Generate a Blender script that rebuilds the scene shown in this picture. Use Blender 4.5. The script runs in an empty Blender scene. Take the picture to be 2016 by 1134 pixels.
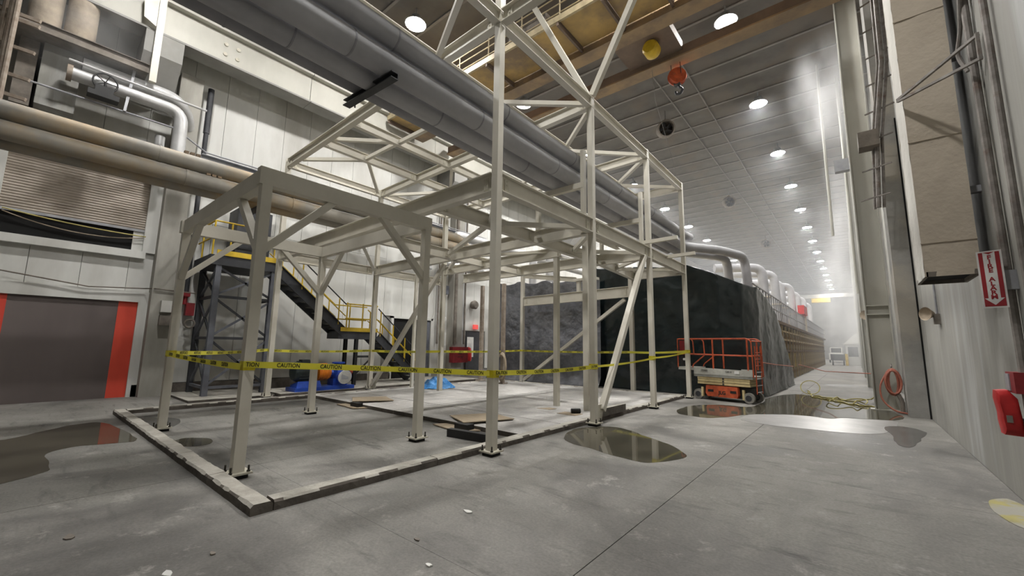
import bpy, bmesh, math, random
from mathutils import Vector, Matrix, noise

random.seed(7)
scene = bpy.context.scene
col = scene.collection

# ------------------------------------------------------------------ camera
CAM_R = ((0.77040599, -0.0774549, -0.63283121),
         (0.63737983, 0.11674313, 0.76165477),
         (0.01488481, -0.99013725, 0.1393078))
cam_data = bpy.data.cameras.new('camera')
cam_data.sensor_width = 36.0
cam_data.lens = 809.0 / 2016.0 * 36.0
cam_data.clip_start = 0.05
cam_data.clip_end = 400.0
cam = bpy.data.objects.new('camera', cam_data)
col.objects.link(cam)
m = Matrix.Identity(4)
for i in range(3):
    m[i][0] = CAM_R[i][0]
    m[i][1] = -CAM_R[i][1]
    m[i][2] = -CAM_R[i][2]
m[0][3], m[1][3], m[2][3] = 0.0, 0.0, 1.65
cam.matrix_world = m
scene.camera = cam

# ------------------------------------------------------------------ world, exposure
world = bpy.data.worlds.new('world')
scene.world = world
world.use_nodes = True
world.node_tree.nodes['Background'].inputs[0].default_value = (0.5, 0.52, 0.55, 1)
world.node_tree.nodes['Background'].inputs[1].default_value = 0.15
vs = scene.view_settings
vs.view_transform = 'Standard'
vs.look = 'None'
vs.exposure = 0.22
vs.gamma = 1.0
vs.use_curve_mapping = False
LAMP = 440.0          # strength of the ceiling lamps' lenses
scene.cycles.max_bounces = 10
scene.cycles.diffuse_bounces = 6
scene.cycles.glossy_bounces = 4
scene.cycles.volume_bounces = 2
scene.cycles.sample_clamp_indirect = 8.0
scene.cycles.caustics_reflective = False
scene.cycles.caustics_refractive = False

# ------------------------------------------------------------------ materials
MATS = {}


def srgb(c):
    return tuple(((x + 0.055) / 1.055) ** 2.4 if x > 0.04045 else x / 12.92 for x in c)


def mat(name, a, b=None, scale=3.0, rough=0.6, metal=0.0, bump=0.0, bscale=None, detail=5.0,
        stretch=(1, 1, 1), contrast=(0.35, 0.65), emit=0.0, c=None, cscale=0.4, cpos=(0.5, 0.62), rough2=None,
        coat=0.0, spec=None):
    """procedural surface: colour a mixed with b by a noise, c added in larger patches (a, b, c in sRGB 0..1)"""
    mt = bpy.data.materials.new(name)
    mt.use_nodes = True
    nt = mt.node_tree
    n, l = nt.nodes, nt.links
    bs = n['Principled BSDF']
    bs.inputs['Roughness'].default_value = rough
    bs.inputs['Metallic'].default_value = metal
    if spec is not None:
        bs.inputs['Specular IOR Level'].default_value = spec
    if coat:
        bs.inputs['Coat Weight'].default_value = coat
    if b is None:
        b = tuple(x * 0.86 for x in a)
    tc = n.new('ShaderNodeTexCoord')
    mp = n.new('ShaderNodeMapping')
    mp.inputs['Scale'].default_value = stretch
    l.new(tc.outputs['Object'], mp.inputs['Vector'])
    nz = n.new('ShaderNodeTexNoise')
    nz.inputs['Scale'].default_value = scale
    nz.inputs['Detail'].default_value = detail
    nz.inputs['Roughness'].default_value = 0.62
    l.new(mp.outputs['Vector'], nz.inputs['Vector'])
    rp = n.new('ShaderNodeValToRGB')
    rp.color_ramp.elements[0].position = contrast[0]
    rp.color_ramp.elements[1].position = contrast[1]
    rp.color_ramp.elements[0].color = (*srgb(a), 1)
    rp.color_ramp.elements[1].color = (*srgb(b), 1)
    l.new(nz.outputs['Fac'], rp.inputs['Fac'])
    out = rp.outputs['Color']
    if c is not None:
        n2 = n.new('ShaderNodeTexNoise')
        n2.inputs['Scale'].default_value = cscale
        n2.inputs['Detail'].default_value = 6
        n2.inputs['Roughness'].default_value = 0.6
        l.new(mp.outputs['Vector'], n2.inputs['Vector'])
        r2 = n.new('ShaderNodeValToRGB')
        r2.color_ramp.elements[0].position = cpos[0]
        r2.color_ramp.elements[1].position = cpos[1]
        l.new(n2.outputs['Fac'], r2.inputs['Fac'])
        mx = n.new('ShaderNodeMix')
        mx.data_type = 'RGBA'
        l.new(r2.outputs['Color'], mx.inputs['Factor'])
        l.new(out, mx.inputs['A'])
        mx.inputs['B'].default_value = (*srgb(c), 1)
        out = mx.outputs['Result']
        if rough2 is not None:
            mr = n.new('ShaderNodeMapRange')
            l.new(r2.outputs['Color'], mr.inputs['Value'])
            mr.inputs['To Min'].default_value = rough
            mr.inputs['To Max'].default_value = rough2
            l.new(mr.outputs['Result'], bs.inputs['Roughness'])
    l.new(out, bs.inputs['Base Color'])
    if bump:
        nb = n.new('ShaderNodeTexNoise')
        nb.inputs['Scale'].default_value = bscale or scale * 4
        nb.inputs['Detail'].default_value = 4
        l.new(mp.outputs['Vector'], nb.inputs['Vector'])
        bp = n.new('ShaderNodeBump')
        bp.inputs['Strength'].default_value = bump
        bp.inputs['Distance'].default_value = 0.03
        l.new(nb.outputs['Fac'], bp.inputs['Height'])
        l.new(bp.outputs['Normal'], bs.inputs['Normal'])
    if emit:
        bs.inputs['Emission Color'].default_value = (*srgb(a), 1)
        bs.inputs['Emission Strength'].default_value = emit
    MATS[name] = mt
    return mt


def floor_mat(name, light, mid, dark, damp=.5):
    """trowelled concrete: dust, smears and damp darker patches"""
    mt = bpy.data.materials.new(name)
    mt.use_nodes = True
    n, l = mt.node_tree.nodes, mt.node_tree.links
    bs = n['Principled BSDF']
    tc = n.new('ShaderNodeTexCoord')

    def nz(scale, stretch, det=6, rot=0.0, rough=.62, dist=0.0):
        mp = n.new('ShaderNodeMapping')
        mp.inputs['Scale'].default_value = stretch
        mp.inputs['Rotation'].default_value = (0, 0, rot)
        l.new(tc.outputs['Object'], mp.inputs['Vector'])
        t = n.new('ShaderNodeTexNoise')
        t.inputs['Scale'].default_value = scale
        t.inputs['Detail'].default_value = det
        t.inputs['Roughness'].default_value = rough
        t.inputs['Distortion'].default_value = dist
        l.new(mp.outputs[0], t.inputs['Vector'])
        return t.outputs['Fac']

    def ramp(src, a, b, ca=(0, 0, 0), cb=(1, 1, 1)):
        q = n.new('ShaderNodeValToRGB')
        q.color_ramp.elements[0].position = a
        q.color_ramp.elements[1].position = b
        q.color_ramp.elements[0].color = (*ca, 1)
        q.color_ramp.elements[1].color = (*cb, 1)
        l.new(src, q.inputs['Fac'])
        return q.outputs['Color']

    def ramp_mul(src, k):
        q = n.new('ShaderNodeMath')
        q.operation = 'MULTIPLY'
        l.new(src, q.inputs[0])
        q.inputs[1].default_value = k
        return q.outputs[0]

    def mix(f, a, b, mode='MIX', k=1.0):
        q = n.new('ShaderNodeMix')
        q.data_type = 'RGBA'
        q.blend_type = mode
        if f is None:
            q.inputs['Factor'].default_value = k
        else:
            l.new(f, q.inputs['Factor'])
        l.new(a, q.inputs['A']) if not isinstance(a, tuple) else None
        if isinstance(b, tuple):
            q.inputs['B'].default_value = (*b, 1)
        else:
            l.new(b, q.inputs['B'])
        return q.outputs['Result']
    base = ramp(nz(.55, (1, .6, 1), 8, .3, .66, .4), .36, .66, srgb(light), srgb(mid))
    patches = ramp(nz(.42, (1, .8, 1), 7, -.4, .62, .6), .47, .68)
    c1 = mix(patches, base, srgb(dark))
    streak = ramp(nz(1.4, (.35, 1.6, 1), 6, .75, .7), .60, .76)
    c2 = mix(streak, c1, srgb(tuple(x * .82 for x in dark)))
    smear = ramp(nz(3.2, (.45, 1.9, 1), 7, .55, .72, .5), .53, .74)
    c2 = mix(ramp_mul(smear, .55), c2, srgb(tuple(x * .9 for x in dark)))
    dust = ramp(nz(1.7, (1, 1, 1), 9, 0, .78), .565, .70)
    c3 = mix(dust, c2, srgb(tuple(min(1, x * 1.10) for x in light)))
    grit = ramp(nz(38, (1, 1, 1), 3), .35, .65, (.86, .86, .86), (1.08, 1.08, 1.08))
    c4 = mix(None, c3, grit, 'MULTIPLY', 1.0)
    l.new(c4, bs.inputs['Base Color'])
    mr = n.new('ShaderNodeMapRange')
    l.new(patches, mr.inputs['Value'])
    mr.inputs['To Min'].default_value = .78
    mr.inputs['To Max'].default_value = damp + .1
    bs.inputs['Specular IOR Level'].default_value = .3
    l.new(mr.outputs[0], bs.inputs['Roughness'])
    bp = n.new('ShaderNodeBump')
    bp.inputs['Strength'].default_value = .12
    bp.inputs['Distance'].default_value = .02
    l.new(nz(24, (1, 1, 1), 4), bp.inputs['Height'])
    l.new(bp.outputs[0], bs.inputs['Normal'])
    MATS[name] = mt


floor_mat('concrete', (.56, .55, .53), (.455, .448, .432), (.31, .305, .295), .36)
floor_mat('pad_top', (.76, .75, .735), (.66, .65, .635), (.56, .555, .545), .55)
mat('pad', (.73, .725, .71), (.62, .615, .60), .9, .7, bump=.1, bscale=24, c=(.54, .535, .53), cscale=.5, cpos=(.54, .7))
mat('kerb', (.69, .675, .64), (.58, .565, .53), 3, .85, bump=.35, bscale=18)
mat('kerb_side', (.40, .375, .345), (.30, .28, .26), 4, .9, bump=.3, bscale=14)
mat('water', (.34, .325, .28), (.29, .28, .24), 1, .04, spec=.5)
mat('wet_floor', (.585, .58, .57), (.50, .495, .485), 2.0, .36, bump=.04, bscale=20)
mat('damp_floor', (.37, .365, .355), (.30, .295, .285), 2.0, .25, bump=.04, bscale=20)
mat('yellow_floor', (.66, .62, .34), (.55, .53, .38), 2.5, .6, c=(.6, .59, .55), cscale=3, cpos=(.45, .55))
mat('wall_white', (.82, .82, .805), (.75, .75, .73), .8, .5, stretch=(1, 1, .3), c=(.64, .63, .60), cscale=.45, cpos=(.5, .78))
mat('wall_grey', (.60, .595, .57), (.50, .495, .475), 1.3, .75, bump=.1, bscale=14, stretch=(1, 1, .1), c=(.69, .695, .69),
    cscale=1.3, cpos=(.5, .68))
mat('pilaster', (.62, .615, .60), (.55, .545, .53), 2.0, .8, bump=.12, bscale=30, c=(.66, .64, .60), cscale=.6)
mat('left_pilaster', (.64, .63, .60), (.55, .54, .51), 1.6, .8, stretch=(1, 1, .3), bump=.1)
mat('ceiling', (.43, .42, .41), (.35, .34, .33), .7, .85, c=(.43, .40, .37), cscale=.25)
mat('rib', (.56, .55, .54), (.48, .47, .46), 1.0, .8)
mat('steel', (.80, .783, .735), (.755, .738, .688), 1.5, .45, c=(.70, .675, .615), cscale=1.1, cpos=(.6, .8))
mat('plate', (.80, .785, .73), (.68, .66, .60), 8, .5)
mat('bolt', (.30, .29, .27), (.22, .21, .2), 20, .4, .7)
mat('shim', (.10, .10, .10), None, 5, .8)
mat('pipe_grey', (.70, .70, .715), (.62, .62, .635), .9, .75, c=(.78, .78, .78), cscale=.7, cpos=(.6, .8), bump=.06)
mat('pipe_dark', (.60, .60, .62), (.52, .52, .54), .9, .8, bump=.06)
mat('pipe_rust', (.66, .64, .60), (.53, .515, .485), .7, .65, c=(.70, .61, .47), cscale=.5, cpos=(.5, .66), bump=.08)
mat('pipe_silver', (.80, .80, .80), (.70, .70, .70), 1.5, .38, .25)
mat('crane', (.64, .54, .41), (.52, .45, .37), 1.2, .7, c=(.50, .43, .36), cscale=.6)
mat('crane_dark', (.50, .43, .38), (.42, .37, .33), 1.2, .8)
mat('crane_panel', (.74, .62, .39), (.62, .53, .37), 1.2, .75, c=(.52, .45, .37), cscale=.5)
mat('rail_cream', (.74, .68, .55), (.62, .57, .46), 4, .6)
mat('runway', (.74, .735, .70), (.68, .675, .64), .8, .6, stretch=(1, 1, .4))
mat('soffit', (.60, .595, .58), (.53, .525, .51), .8, .8)
mat('shutter', (.66, .62, .575), (.55, .51, .46), .9, .55, c=(.40, .35, .29), cscale=.8, cpos=(.56, .75), stretch=(1, 1, 2.2))
mat('void', (.055, .052, .05), (.04, .04, .04), 2, .95)
mat('door_fabric', (.40, .365, .355), (.345, .31, .305), .5, .7, stretch=(1, 1, .2))
mat('door_red', (.83, .29, .21), (.74, .23, .17), .8, .6, stretch=(1, 1, .3))
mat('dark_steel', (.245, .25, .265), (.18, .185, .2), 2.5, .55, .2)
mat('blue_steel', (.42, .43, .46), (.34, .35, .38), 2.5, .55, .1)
mat('tread', (.62, .62, .60), (.5, .5, .49), 5, .6, .2)
mat('yellow', (.86, .73, .20), (.74, .62, .16), 3, .5)
mat('tape', (.93, .91, .40), (.90, .88, .34), 2, .5)
mat('tape_wrap', (.80, .75, .12), (.72, .66, .08), 14, .5)
mat('ink', (.13, .13, .11), None, 4, .6)
mat('tarp_black', (.43, .435, .46), (.31, .315, .34), 1.6, .24, bump=.6, bscale=9, spec=1.0)
mat('tarp_green', (.08, .135, .14), (.05, .085, .09), 1.3, .26, bump=.35, bscale=6, spec=.6)
mat('tarp_blue', (.30, .62, .88), (.18, .48, .78), 5, .4, bump=.4, bscale=14)
mat('pump_blue', (.13, .30, .70), (.10, .23, .56), 4, .4)
mat('motor', (.17, .21, .21), (.12, .15, .15), 5, .45)
mat('coupling', (.90, .52, .12), (.78, .42, .10), 5, .45)
mat('paper', (.86, .86, .84), (.80, .80, .79), 6, .7)
mat('lift_orange', (.80, .36, .20), (.62, .27, .16), 6, .55, c=(.55, .40, .32), cscale=4, cpos=(.62, .75))
mat('lift_grey', (.74, .74, .71), (.66, .66, .63), 4, .5, c=(.55, .53, .49), cscale=3, cpos=(.6, .8))
mat('lift_cream', (.81, .745, .56), (.71, .64, .47), 5, .55)
mat('rubber', (.56, .55, .525), (.46, .45, .43), 8, .9)
mat('black', (.10, .10, .10), (.07, .07, .07), 6, .6)
mat('red', (.80, .17, .17), (.66, .12, .13), 4, .5)
mat('red_dark', (.55, .13, .15), (.44, .1, .12), 4, .6)
mat('sign_red', (.60, .13, .16), None, 4, .5)
mat('sign_white', (.87, .86, .85), None, 4, .5)
mat('hose_red', (.74, .46, .38), (.62, .37, .31), 5, .6)
mat('hose_tan', (.66, .60, .52), (.55, .5, .43), 5, .7)
mat('hose_yellow', (.74, .70, .42), (.63, .58, .33), 5, .6)
mat('duct_beige', (.80, .755, .69), (.755, .71, .645), 1.2, .9, bump=.35, bscale=12)
mat('duct_white', (.80, .79, .76), (.74, .73, .70), 1.2, .85, bump=.3, bscale=12)
mat('conduit', (.55, .53, .51), (.42, .395, .375), 6, .6, .15, c=(.40, .33, .29), cscale=5, cpos=(.55, .7))
mat('wood', (.66, .60, .51), (.57, .51, .43), 4, .8, stretch=(1, 6, 1))
mat('rust_post', (.64, .595, .545), (.52, .465, .415), 5, .8)
mat('machine_beige', (.78, .70, .53), (.64, .56, .41), 2.5, .7, c=(.58, .47, .31), cscale=1.3)
mat('machine_rust', (.46, .36, .25), (.34, .27, .20), 2.5, .85)
mat('machine_cream', (.84, .81, .73), (.75, .72, .64), 3, .6)
mat('tan_duct', (.66, .61, .54), (.54, .50, .45), 2.5, .8, bump=.3, bscale=8)
mat('clutter', (.52, .49, .455), (.40, .375, .345), 3, .85)
mat('housing', (.62, .63, .64), (.55, .56, .57), 4, .5)
mat('exit_red', (.85, .32, .30), None, 4, .5, emit=.6)
mat('glass_dark', (.10, .11, .13), None, 2, .08)
mat('galvanised', (.64, .645, .66), (.55, .555, .575), 3, .5)
nt = MATS['tape'].node_tree               # thin film: some light passes through
bsdf = nt.nodes['Principled BSDF']
tl = nt.nodes.new('ShaderNodeBsdfTranslucent')
tl.inputs['Color'].default_value = (*srgb((.93, .91, .40)), 1)
mx = nt.nodes.new('ShaderNodeMixShader')
mx.inputs[0].default_value = .45
nt.links.new(bsdf.outputs[0], mx.inputs[1])
nt.links.new(tl.outputs[0], mx.inputs[2])
nt.links.new(mx.outputs[0], nt.nodes['Material Output'].inputs['Surface'])
lens = bpy.data.materials.new('lamp_lens')
lens.use_nodes = True
nt = lens.node_tree
nt.nodes.clear()
em = nt.nodes.new('ShaderNodeEmission')
em.inputs['Color'].default_value = (1.0, .978, .945, 1)
em.inputs['Strength'].default_value = LAMP
nt.links.new(em.outputs[0], nt.nodes.new('ShaderNodeOutputMaterial').inputs['Surface'])
MATS['lens'] = lens


# ------------------------------------------------------------------ mesh helpers
def frame_axes(d, up):
    d = d.normalized()
    u = Vector(up)
    if abs(d.dot(u.normalized())) > .98:
        u = Vector((1, 0, 0)) if abs(d.x) < .9 else Vector((0, 1, 0))
    s = d.cross(u).normalized()
    u = s.cross(d).normalized()
    return d, s, u


class MB:
    def __init__(self):
        self.v, self.f = [], []

    def add(self, vs, fs):
        k = len(self.v)
        self.v += [tuple(p) for p in vs]
        self.f += [tuple(i + k for i in f) for f in fs]
        return self

    def box(self, lo, hi):
        x0, y0, z0 = lo
        x1, y1, z1 = hi
        return self.add([(x0, y0, z0), (x1, y0, z0), (x1, y1, z0), (x0, y1, z0),
                         (x0, y0, z1), (x1, y0, z1), (x1, y1, z1), (x0, y1, z1)],
                        [(0, 3, 2, 1), (4, 5, 6, 7), (0, 1, 5, 4), (1, 2, 6, 5), (2, 3, 7, 6), (3, 0, 4, 7)])

    def cbox(self, c, s):
        return self.box([c[i] - s[i] / 2 for i in range(3)], [c[i] + s[i] / 2 for i in range(3)])

    def section(self, p0, p1, poly, up=(0, 0, 1)):
        """sweep a closed 2-D section (side, up) from p0 to p1"""
        p0, p1 = Vector(p0), Vector(p1)
        d, s, u = frame_axes(p1 - p0, up)
        n = len(poly)
        vs = [p + s * a + u * b for p in (p0, p1) for a, b in poly]
        fs = [(i, (i + 1) % n, n + (i + 1) % n, n + i) for i in range(n)]
        fs += [tuple(range(n - 1, -1, -1)), tuple(range(n, 2 * n))]
        return self.add(vs, fs)

    def bar(self, p0, p1, w, h, up=(0, 0, 1)):
        return self.section(p0, p1, [(-w / 2, -h / 2), (w / 2, -h / 2), (w / 2, h / 2), (-w / 2, h / 2)], up)

    def ibeam(self, p0, p1, d, w, tf=.018, tw=.012, up=(0, 0, 1)):
        a, b, t = w / 2, d / 2, tw / 2
        poly = [(-a, -b), (a, -b), (a, -b + tf), (t, -b + tf), (t, b - tf), (a, b - tf), (a, b), (-a, b),
                (-a, b - tf), (-t, b - tf), (-t, -b + tf), (-a, -b + tf)]
        return self.section(p0, p1, poly, up)

    def channel(self, p0, p1, d, w, t=.015, up=(0, 0, 1)):
        b = d / 2
        poly = [(0, -b), (w, -b), (w, -b + t), (t, -b + t), (t, b - t), (w, b - t), (w, b), (0, b)]
        return self.section(p0, p1, poly, up)

    def angle(self, p0, p1, w, t=.012, up=(0, 0, 1)):
        poly = [(-w / 2, -w / 2), (w / 2, -w / 2), (w / 2, -w / 2 + t), (-w / 2 + t, -w / 2 + t), (-w / 2 + t, w / 2), (-w / 2, w / 2)]
        return self.section(p0, p1, poly, up)

    def cyl(self, p0, p1, r0, r1=None, n=16):
        r1 = r0 if r1 is None else r1
        p0, p1 = Vector(p0), Vector(p1)
        d, s, u = frame_axes(p1 - p0, (0, 0, 1))
        cs = [(math.cos(2 * math.pi * i / n), math.sin(2 * math.pi * i / n)) for i in range(n)]
        vs = [p0 + (s * a + u * b) * r0 for a, b in cs] + [p1 + (s * a + u * b) * r1 for a, b in cs]
        fs = [(i, (i + 1) % n, n + (i + 1) % n, n + i) for i in range(n)]
        fs += [tuple(range(n - 1, -1, -1)), tuple(range(n, 2 * n))]
        return self.add(vs, fs)

    def tube(self, pts, r, n=10, closed=False):
        pts = [Vector(p) for p in pts]
        m_ = len(pts)
        rings = []
        prev = None
        for i, p in enumerate(pts):
            a = pts[(i - 1) % m_] if (closed or i > 0) else p
            b = pts[(i + 1) % m_] if (closed or i < m_ - 1) else p
            d = (b - a)
            if d.length < 1e-7:
                d = Vector((0, 0, 1))
            d.normalize()
            if prev is None:
                _, s, u = frame_axes(d, (0, 0, 1))
            else:
                s = (prev - d * prev.dot(d))
                s.normalize()
                u = s.cross(d).normalized()
            prev = s
            rings.append([p + (s * math.cos(2 * math.pi * k / n) + u * math.sin(2 * math.pi * k / n)) * r for k in range(n)])
        vs = [q for ring in rings for q in ring]
        fs = []
        for i in range(m_ if closed else m_ - 1):
            j = (i + 1) % m_
            for k in range(n):
                fs.append((i * n + k, i * n + (k + 1) % n, j * n + (k + 1) % n, j * n + k))
        if not closed:
            fs += [tuple(range(n - 1, -1, -1)), tuple((m_ - 1) * n + k for k in range(n))]
        return self.add(vs, fs)

    def prism(self, poly, z0, z1):
        n = len(poly)
        vs = [(x, y, z0) for x, y in poly] + [(x, y, z1) for x, y in poly]
        fs = [(i, (i + 1) % n, n + (i + 1) % n, n + i) for i in range(n)]
        fs += [tuple(range(n - 1, -1, -1)), tuple(range(n, 2 * n))]
        return self.add(vs, fs)

    def plate(self, poly3, t):
        """thick plate: 3-D polygon extruded by its normal"""
        ps = [Vector(p) for p in poly3]
        nrm = (ps[1] - ps[0]).cross(ps[2] - ps[0]).normalized() * t
        n = len(ps)
        vs = ps + [p + nrm for p in ps]
        fs = [(i, (i + 1) % n, n + (i + 1) % n, n + i) for i in range(n)]
        fs += [tuple(range(n - 1, -1, -1)), tuple(range(n, 2 * n))]
        return self.add(vs, fs)

    def lathe(self, prof, o, axis=(0, 0, 1), n=20):
        o = Vector(o)
        d, s, u = frame_axes(Vector(axis), (0, 0, 1))
        vs, fs = [], []
        for r, h in prof:
            for k in range(n):
                a = 2 * math.pi * k / n
                vs.append(o + d * h + (s * math.cos(a) + u * math.sin(a)) * r)
        m_ = len(prof)
        for i in range(m_ - 1):
            for k in range(n):
                fs.append((i * n + k, i * n + (k + 1) % n, (i + 1) * n + (k + 1) % n, (i + 1) * n + k))
        fs += [tuple(range(n - 1, -1, -1)), tuple((m_ - 1) * n + k for k in range(n))]
        return self.add(vs, fs)

    def grid(self, fn, nu, nv):
        vs = [fn(i / nu, j / nv) for j in range(nv + 1) for i in range(nu + 1)]
        w = nu + 1
        fs = [(j * w + i, j * w + i + 1, (j + 1) * w + i + 1, (j + 1) * w + i) for j in range(nv) for i in range(nu)]
        return self.add(vs, fs)

    def mesh(self, name, material, smooth=False):
        me = bpy.data.meshes.new(name)
        me.from_pydata(self.v, [], self.f)
        bm_ = bmesh.new()
        bm_.from_mesh(me)
        bmesh.ops.recalc_face_normals(bm_, faces=bm_.faces)
        bm_.to_mesh(me)
        bm_.free()
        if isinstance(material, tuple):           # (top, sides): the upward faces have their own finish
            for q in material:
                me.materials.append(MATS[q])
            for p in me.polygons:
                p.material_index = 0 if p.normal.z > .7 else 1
        else:
            me.materials.append(MATS[material])
        if smooth:
            me.shade_smooth()
            me.set_sharp_from_angle(angle=math.radians(38))
        me.update()
        return me

    def build(self, name, material, parent=None, smooth=False):
        return place(name, self.mesh(name, material, smooth), parent)


WORLD_LOC = {}     # empties whose parts are built in world coordinates


def place(name, me, parent=None):
    o = bpy.data.objects.new(name, me)
    col.objects.link(o)
    if parent is not None:
        o.parent = parent
        if parent.name in WORLD_LOC:
            o.matrix_parent_inverse = Matrix.Translation(-WORLD_LOC[parent.name])
    return o


def tag(o, label, cat, group=None, kind=None):
    o['label'] = label
    o['category'] = cat
    if group:
        o['group'] = group
    if kind:
        o['kind'] = kind
    return o


def thing(name, label, cat, loc=(0, 0, 0), group=None, local=False, rz=0.0, kind=None):
    e = bpy.data.objects.new(name, None)
    e.empty_display_size = .1
    col.objects.link(e)
    e.location = loc
    e.rotation_euler = (0, 0, rz)
    tag(e, label, cat, group, kind)
    if not local:
        WORLD_LOC[e.name] = Vector(loc)
    return e


def struct(o, label, cat):
    return tag(o, label, cat, kind='structure')


def copy_tree(root, loc, label=None, rz=None):
    r = root.copy()
    col.objects.link(r)
    r.location = loc
    if rz is not None:
        r.rotation_euler = (0, 0, rz)
    if label:
        r['label'] = label
    for ch in list(root.children):
        c = ch.copy()
        col.objects.link(c)
        c.parent = r
        for g_ in list(ch.children):
            d = g_.copy()
            col.objects.link(d)
            d.parent = c
    return r


TEXT = {}


def text_mesh(s, size, material, depth=.0008, bold=0.0, align='CENTER'):
    key = (s, size, material, align)
    if key in TEXT:
        return TEXT[key]
    cu = bpy.data.curves.new('lettering', 'FONT')
    cu.body = s
    cu.size = size
    cu.extrude = depth
    cu.offset = bold
    cu.align_x = align
    cu.align_y = 'CENTER'
    cu.resolution_u = 3
    t = bpy.data.objects.new('lettering', cu)
    col.objects.link(t)
    dg = bpy.context.evaluated_depsgraph_get()
    me = bpy.data.meshes.new_from_object(t.evaluated_get(dg))
    me.materials.clear()
    me.materials.append(MATS[material])
    bpy.data.objects.remove(t)
    TEXT[key] = me
    return me


def lettering(s, size, material, origin, right, up, parent, bold=0.0, sx=1.0, name='lettering'):
    """flat print standing on the plane (right, up) at origin, parent identity in world"""
    r, u = Vector(right).normalized(), Vector(up).normalized()
    nrm = r.cross(u).normalized()
    u = nrm.cross(r).normalized()
    o = bpy.data.objects.new(name, text_mesh(s, size, material, bold=bold))
    col.objects.link(o)
    mw = Matrix.Identity(4)
    for i in range(3):
        mw[i][0], mw[i][1], mw[i][2], mw[i][3] = r[i] * sx, u[i], nrm[i], origin[i]
    o.parent = parent
    if parent.name in WORLD_LOC:
        o.matrix_parent_inverse = Matrix.Translation(-WORLD_LOC[parent.name])
    o.matrix_basis = mw
    return o


def bend(pts, r, n=6):
    """round the corners of a polyline"""
    pts = [Vector(p) for p in pts]
    out = [pts[0]]
    for a, b, c in zip(pts, pts[1:], pts[2:]):
        d0, d1 = (a - b).normalized(), (c - b).normalized()
        rr = min(r, (a - b).length * .49, (c - b).length * .49)
        s, e = b + d0 * rr, b + d1 * rr
        for i in range(n + 1):
            t = i / n
            out.append(s * (1 - t) ** 2 + b * 2 * t * (1 - t) + e * t * t)
    out.append(pts[-1])
    return out


# ================================================================== THE SETTING
Y0, Y1 = -14.0, 104.0
XL, XR, ZC = -16.6, 1.33, 13.7

# floor: slabs with recessed joints on a dark sub-base
fl = struct(MB().box((XL - .4, Y0, -.3), (XR + .4, Y1, -.06)).build('floor', 'kerb_side'),
            'grey concrete slab floor of the production hall with saw-cut joints', 'floor')
xs = [XL, -11.2, -6.4, -1.71, XR]
ys = [Y0, -10.4, -6.15, -1.9, 2.35, 6.6, 10.85]
while ys[-1] < Y1 - 5:
    ys.append(ys[-1] + 4.25)
ys.append(Y1)
for i in range(len(xs) - 1):
    for j in range(len(ys) - 1):
        e, e2 = .004, .0015
        MB().box((xs[i] + e, ys[j] + e2, -.06), (xs[i + 1] - e, ys[j + 1] - e2, 0)).build('slab', 'concrete', fl)

# ceiling: planks between light ribs
ce = struct(MB().box((XL - .4, Y0, ZC + .1), (XR + .4, Y1, ZC + .3)).build('ceiling', 'void'),
            'dark plank ceiling with pale ribs across the hall', 'ceiling')
plank = MB().box((XL, .05, ZC), (XR, 1.47, ZC + .1)).mesh('plank', 'ceiling')
rib = MB().box((XL, -.05, ZC - .05), (XR, .05, ZC + .08)).mesh('rib', 'rib')
k = 0
y = Y0
while y < Y1 - 1.5:
    a = place('plank', plank, ce)
    a.location.y = y
    b = place('rib', rib, ce)
    b.location.y = y
    y += 1.52

# left wall of narrow white panels
wl = struct(MB().box((XL - .5, Y0, 0), (XL - .05, Y1, ZC)).build('wall_left', 'soffit'),
            'tall white panelled side wall with door and roller shutter openings', 'wall')
PW = .975


def wall_panel(y0, y1, z0, z1):
    MB().box((XL - .05, y0 + .006, z0 + .006), (XL, y1 - .006, z1 - .006)).build('wall_panel', 'wall_white', wl)


yy = -8.75
while yy < 40:
    y1p = yy + PW
    mid = yy + PW / 2
    if -2.9 < mid < 2.35:                   # door and shutter bay
        wall_panel(yy, y1p, 3.1, 4.3)
        wall_panel(yy, y1p, 6.7, 13.6)
    elif 11.2 < mid < 13.6:
        wall_panel(yy, y1p, 2.95, 13.6)
    elif 16.0 < mid < 17.3:
        wall_panel(yy, y1p, 2.45, 13.6)
    else:
        wall_panel(yy, y1p, .35, 5.6)
        wall_panel(yy, y1p, 5.6, 13.6)
    yy = y1p
struct(MB().box((XL - .05, 2.4, 0), (XL + .1, 11.2, .34)).build('baseboard_left', 'kerb_side'),
       'dark concrete upstand along the foot of the white wall', 'baseboard')

# right wall of streaked concrete
wr = struct(MB().box((XR + .03, Y0, 0), (XR + .4, Y1, ZC)).build('wall_right', 'soffit'),
            'pale streaked concrete wall beside the aisle', 'wall')
for a, b in ((-14, 1.2), (1.2, 6.55), (6.55, 14.0), (14.0, 22), (22, 30), (30, 38), (38, 46), (46, 60), (60, 80), (80, 104)):
    MB().box((XR, a + .01, 0), (XR + .03, b - .01, ZC)).build('wall_panel', 'wall_grey', wr)
struct(MB().box((XL, Y1 - .2, 0), (XR, Y1, ZC)).build('wall_far', 'soffit'), 'far end wall lost in the haze', 'wall')
struct(MB().box((XL, Y0, 0), (XR, Y0 + .2, ZC)).build('wall_near', 'wall_white'), 'end wall behind the viewer', 'wall')

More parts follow.
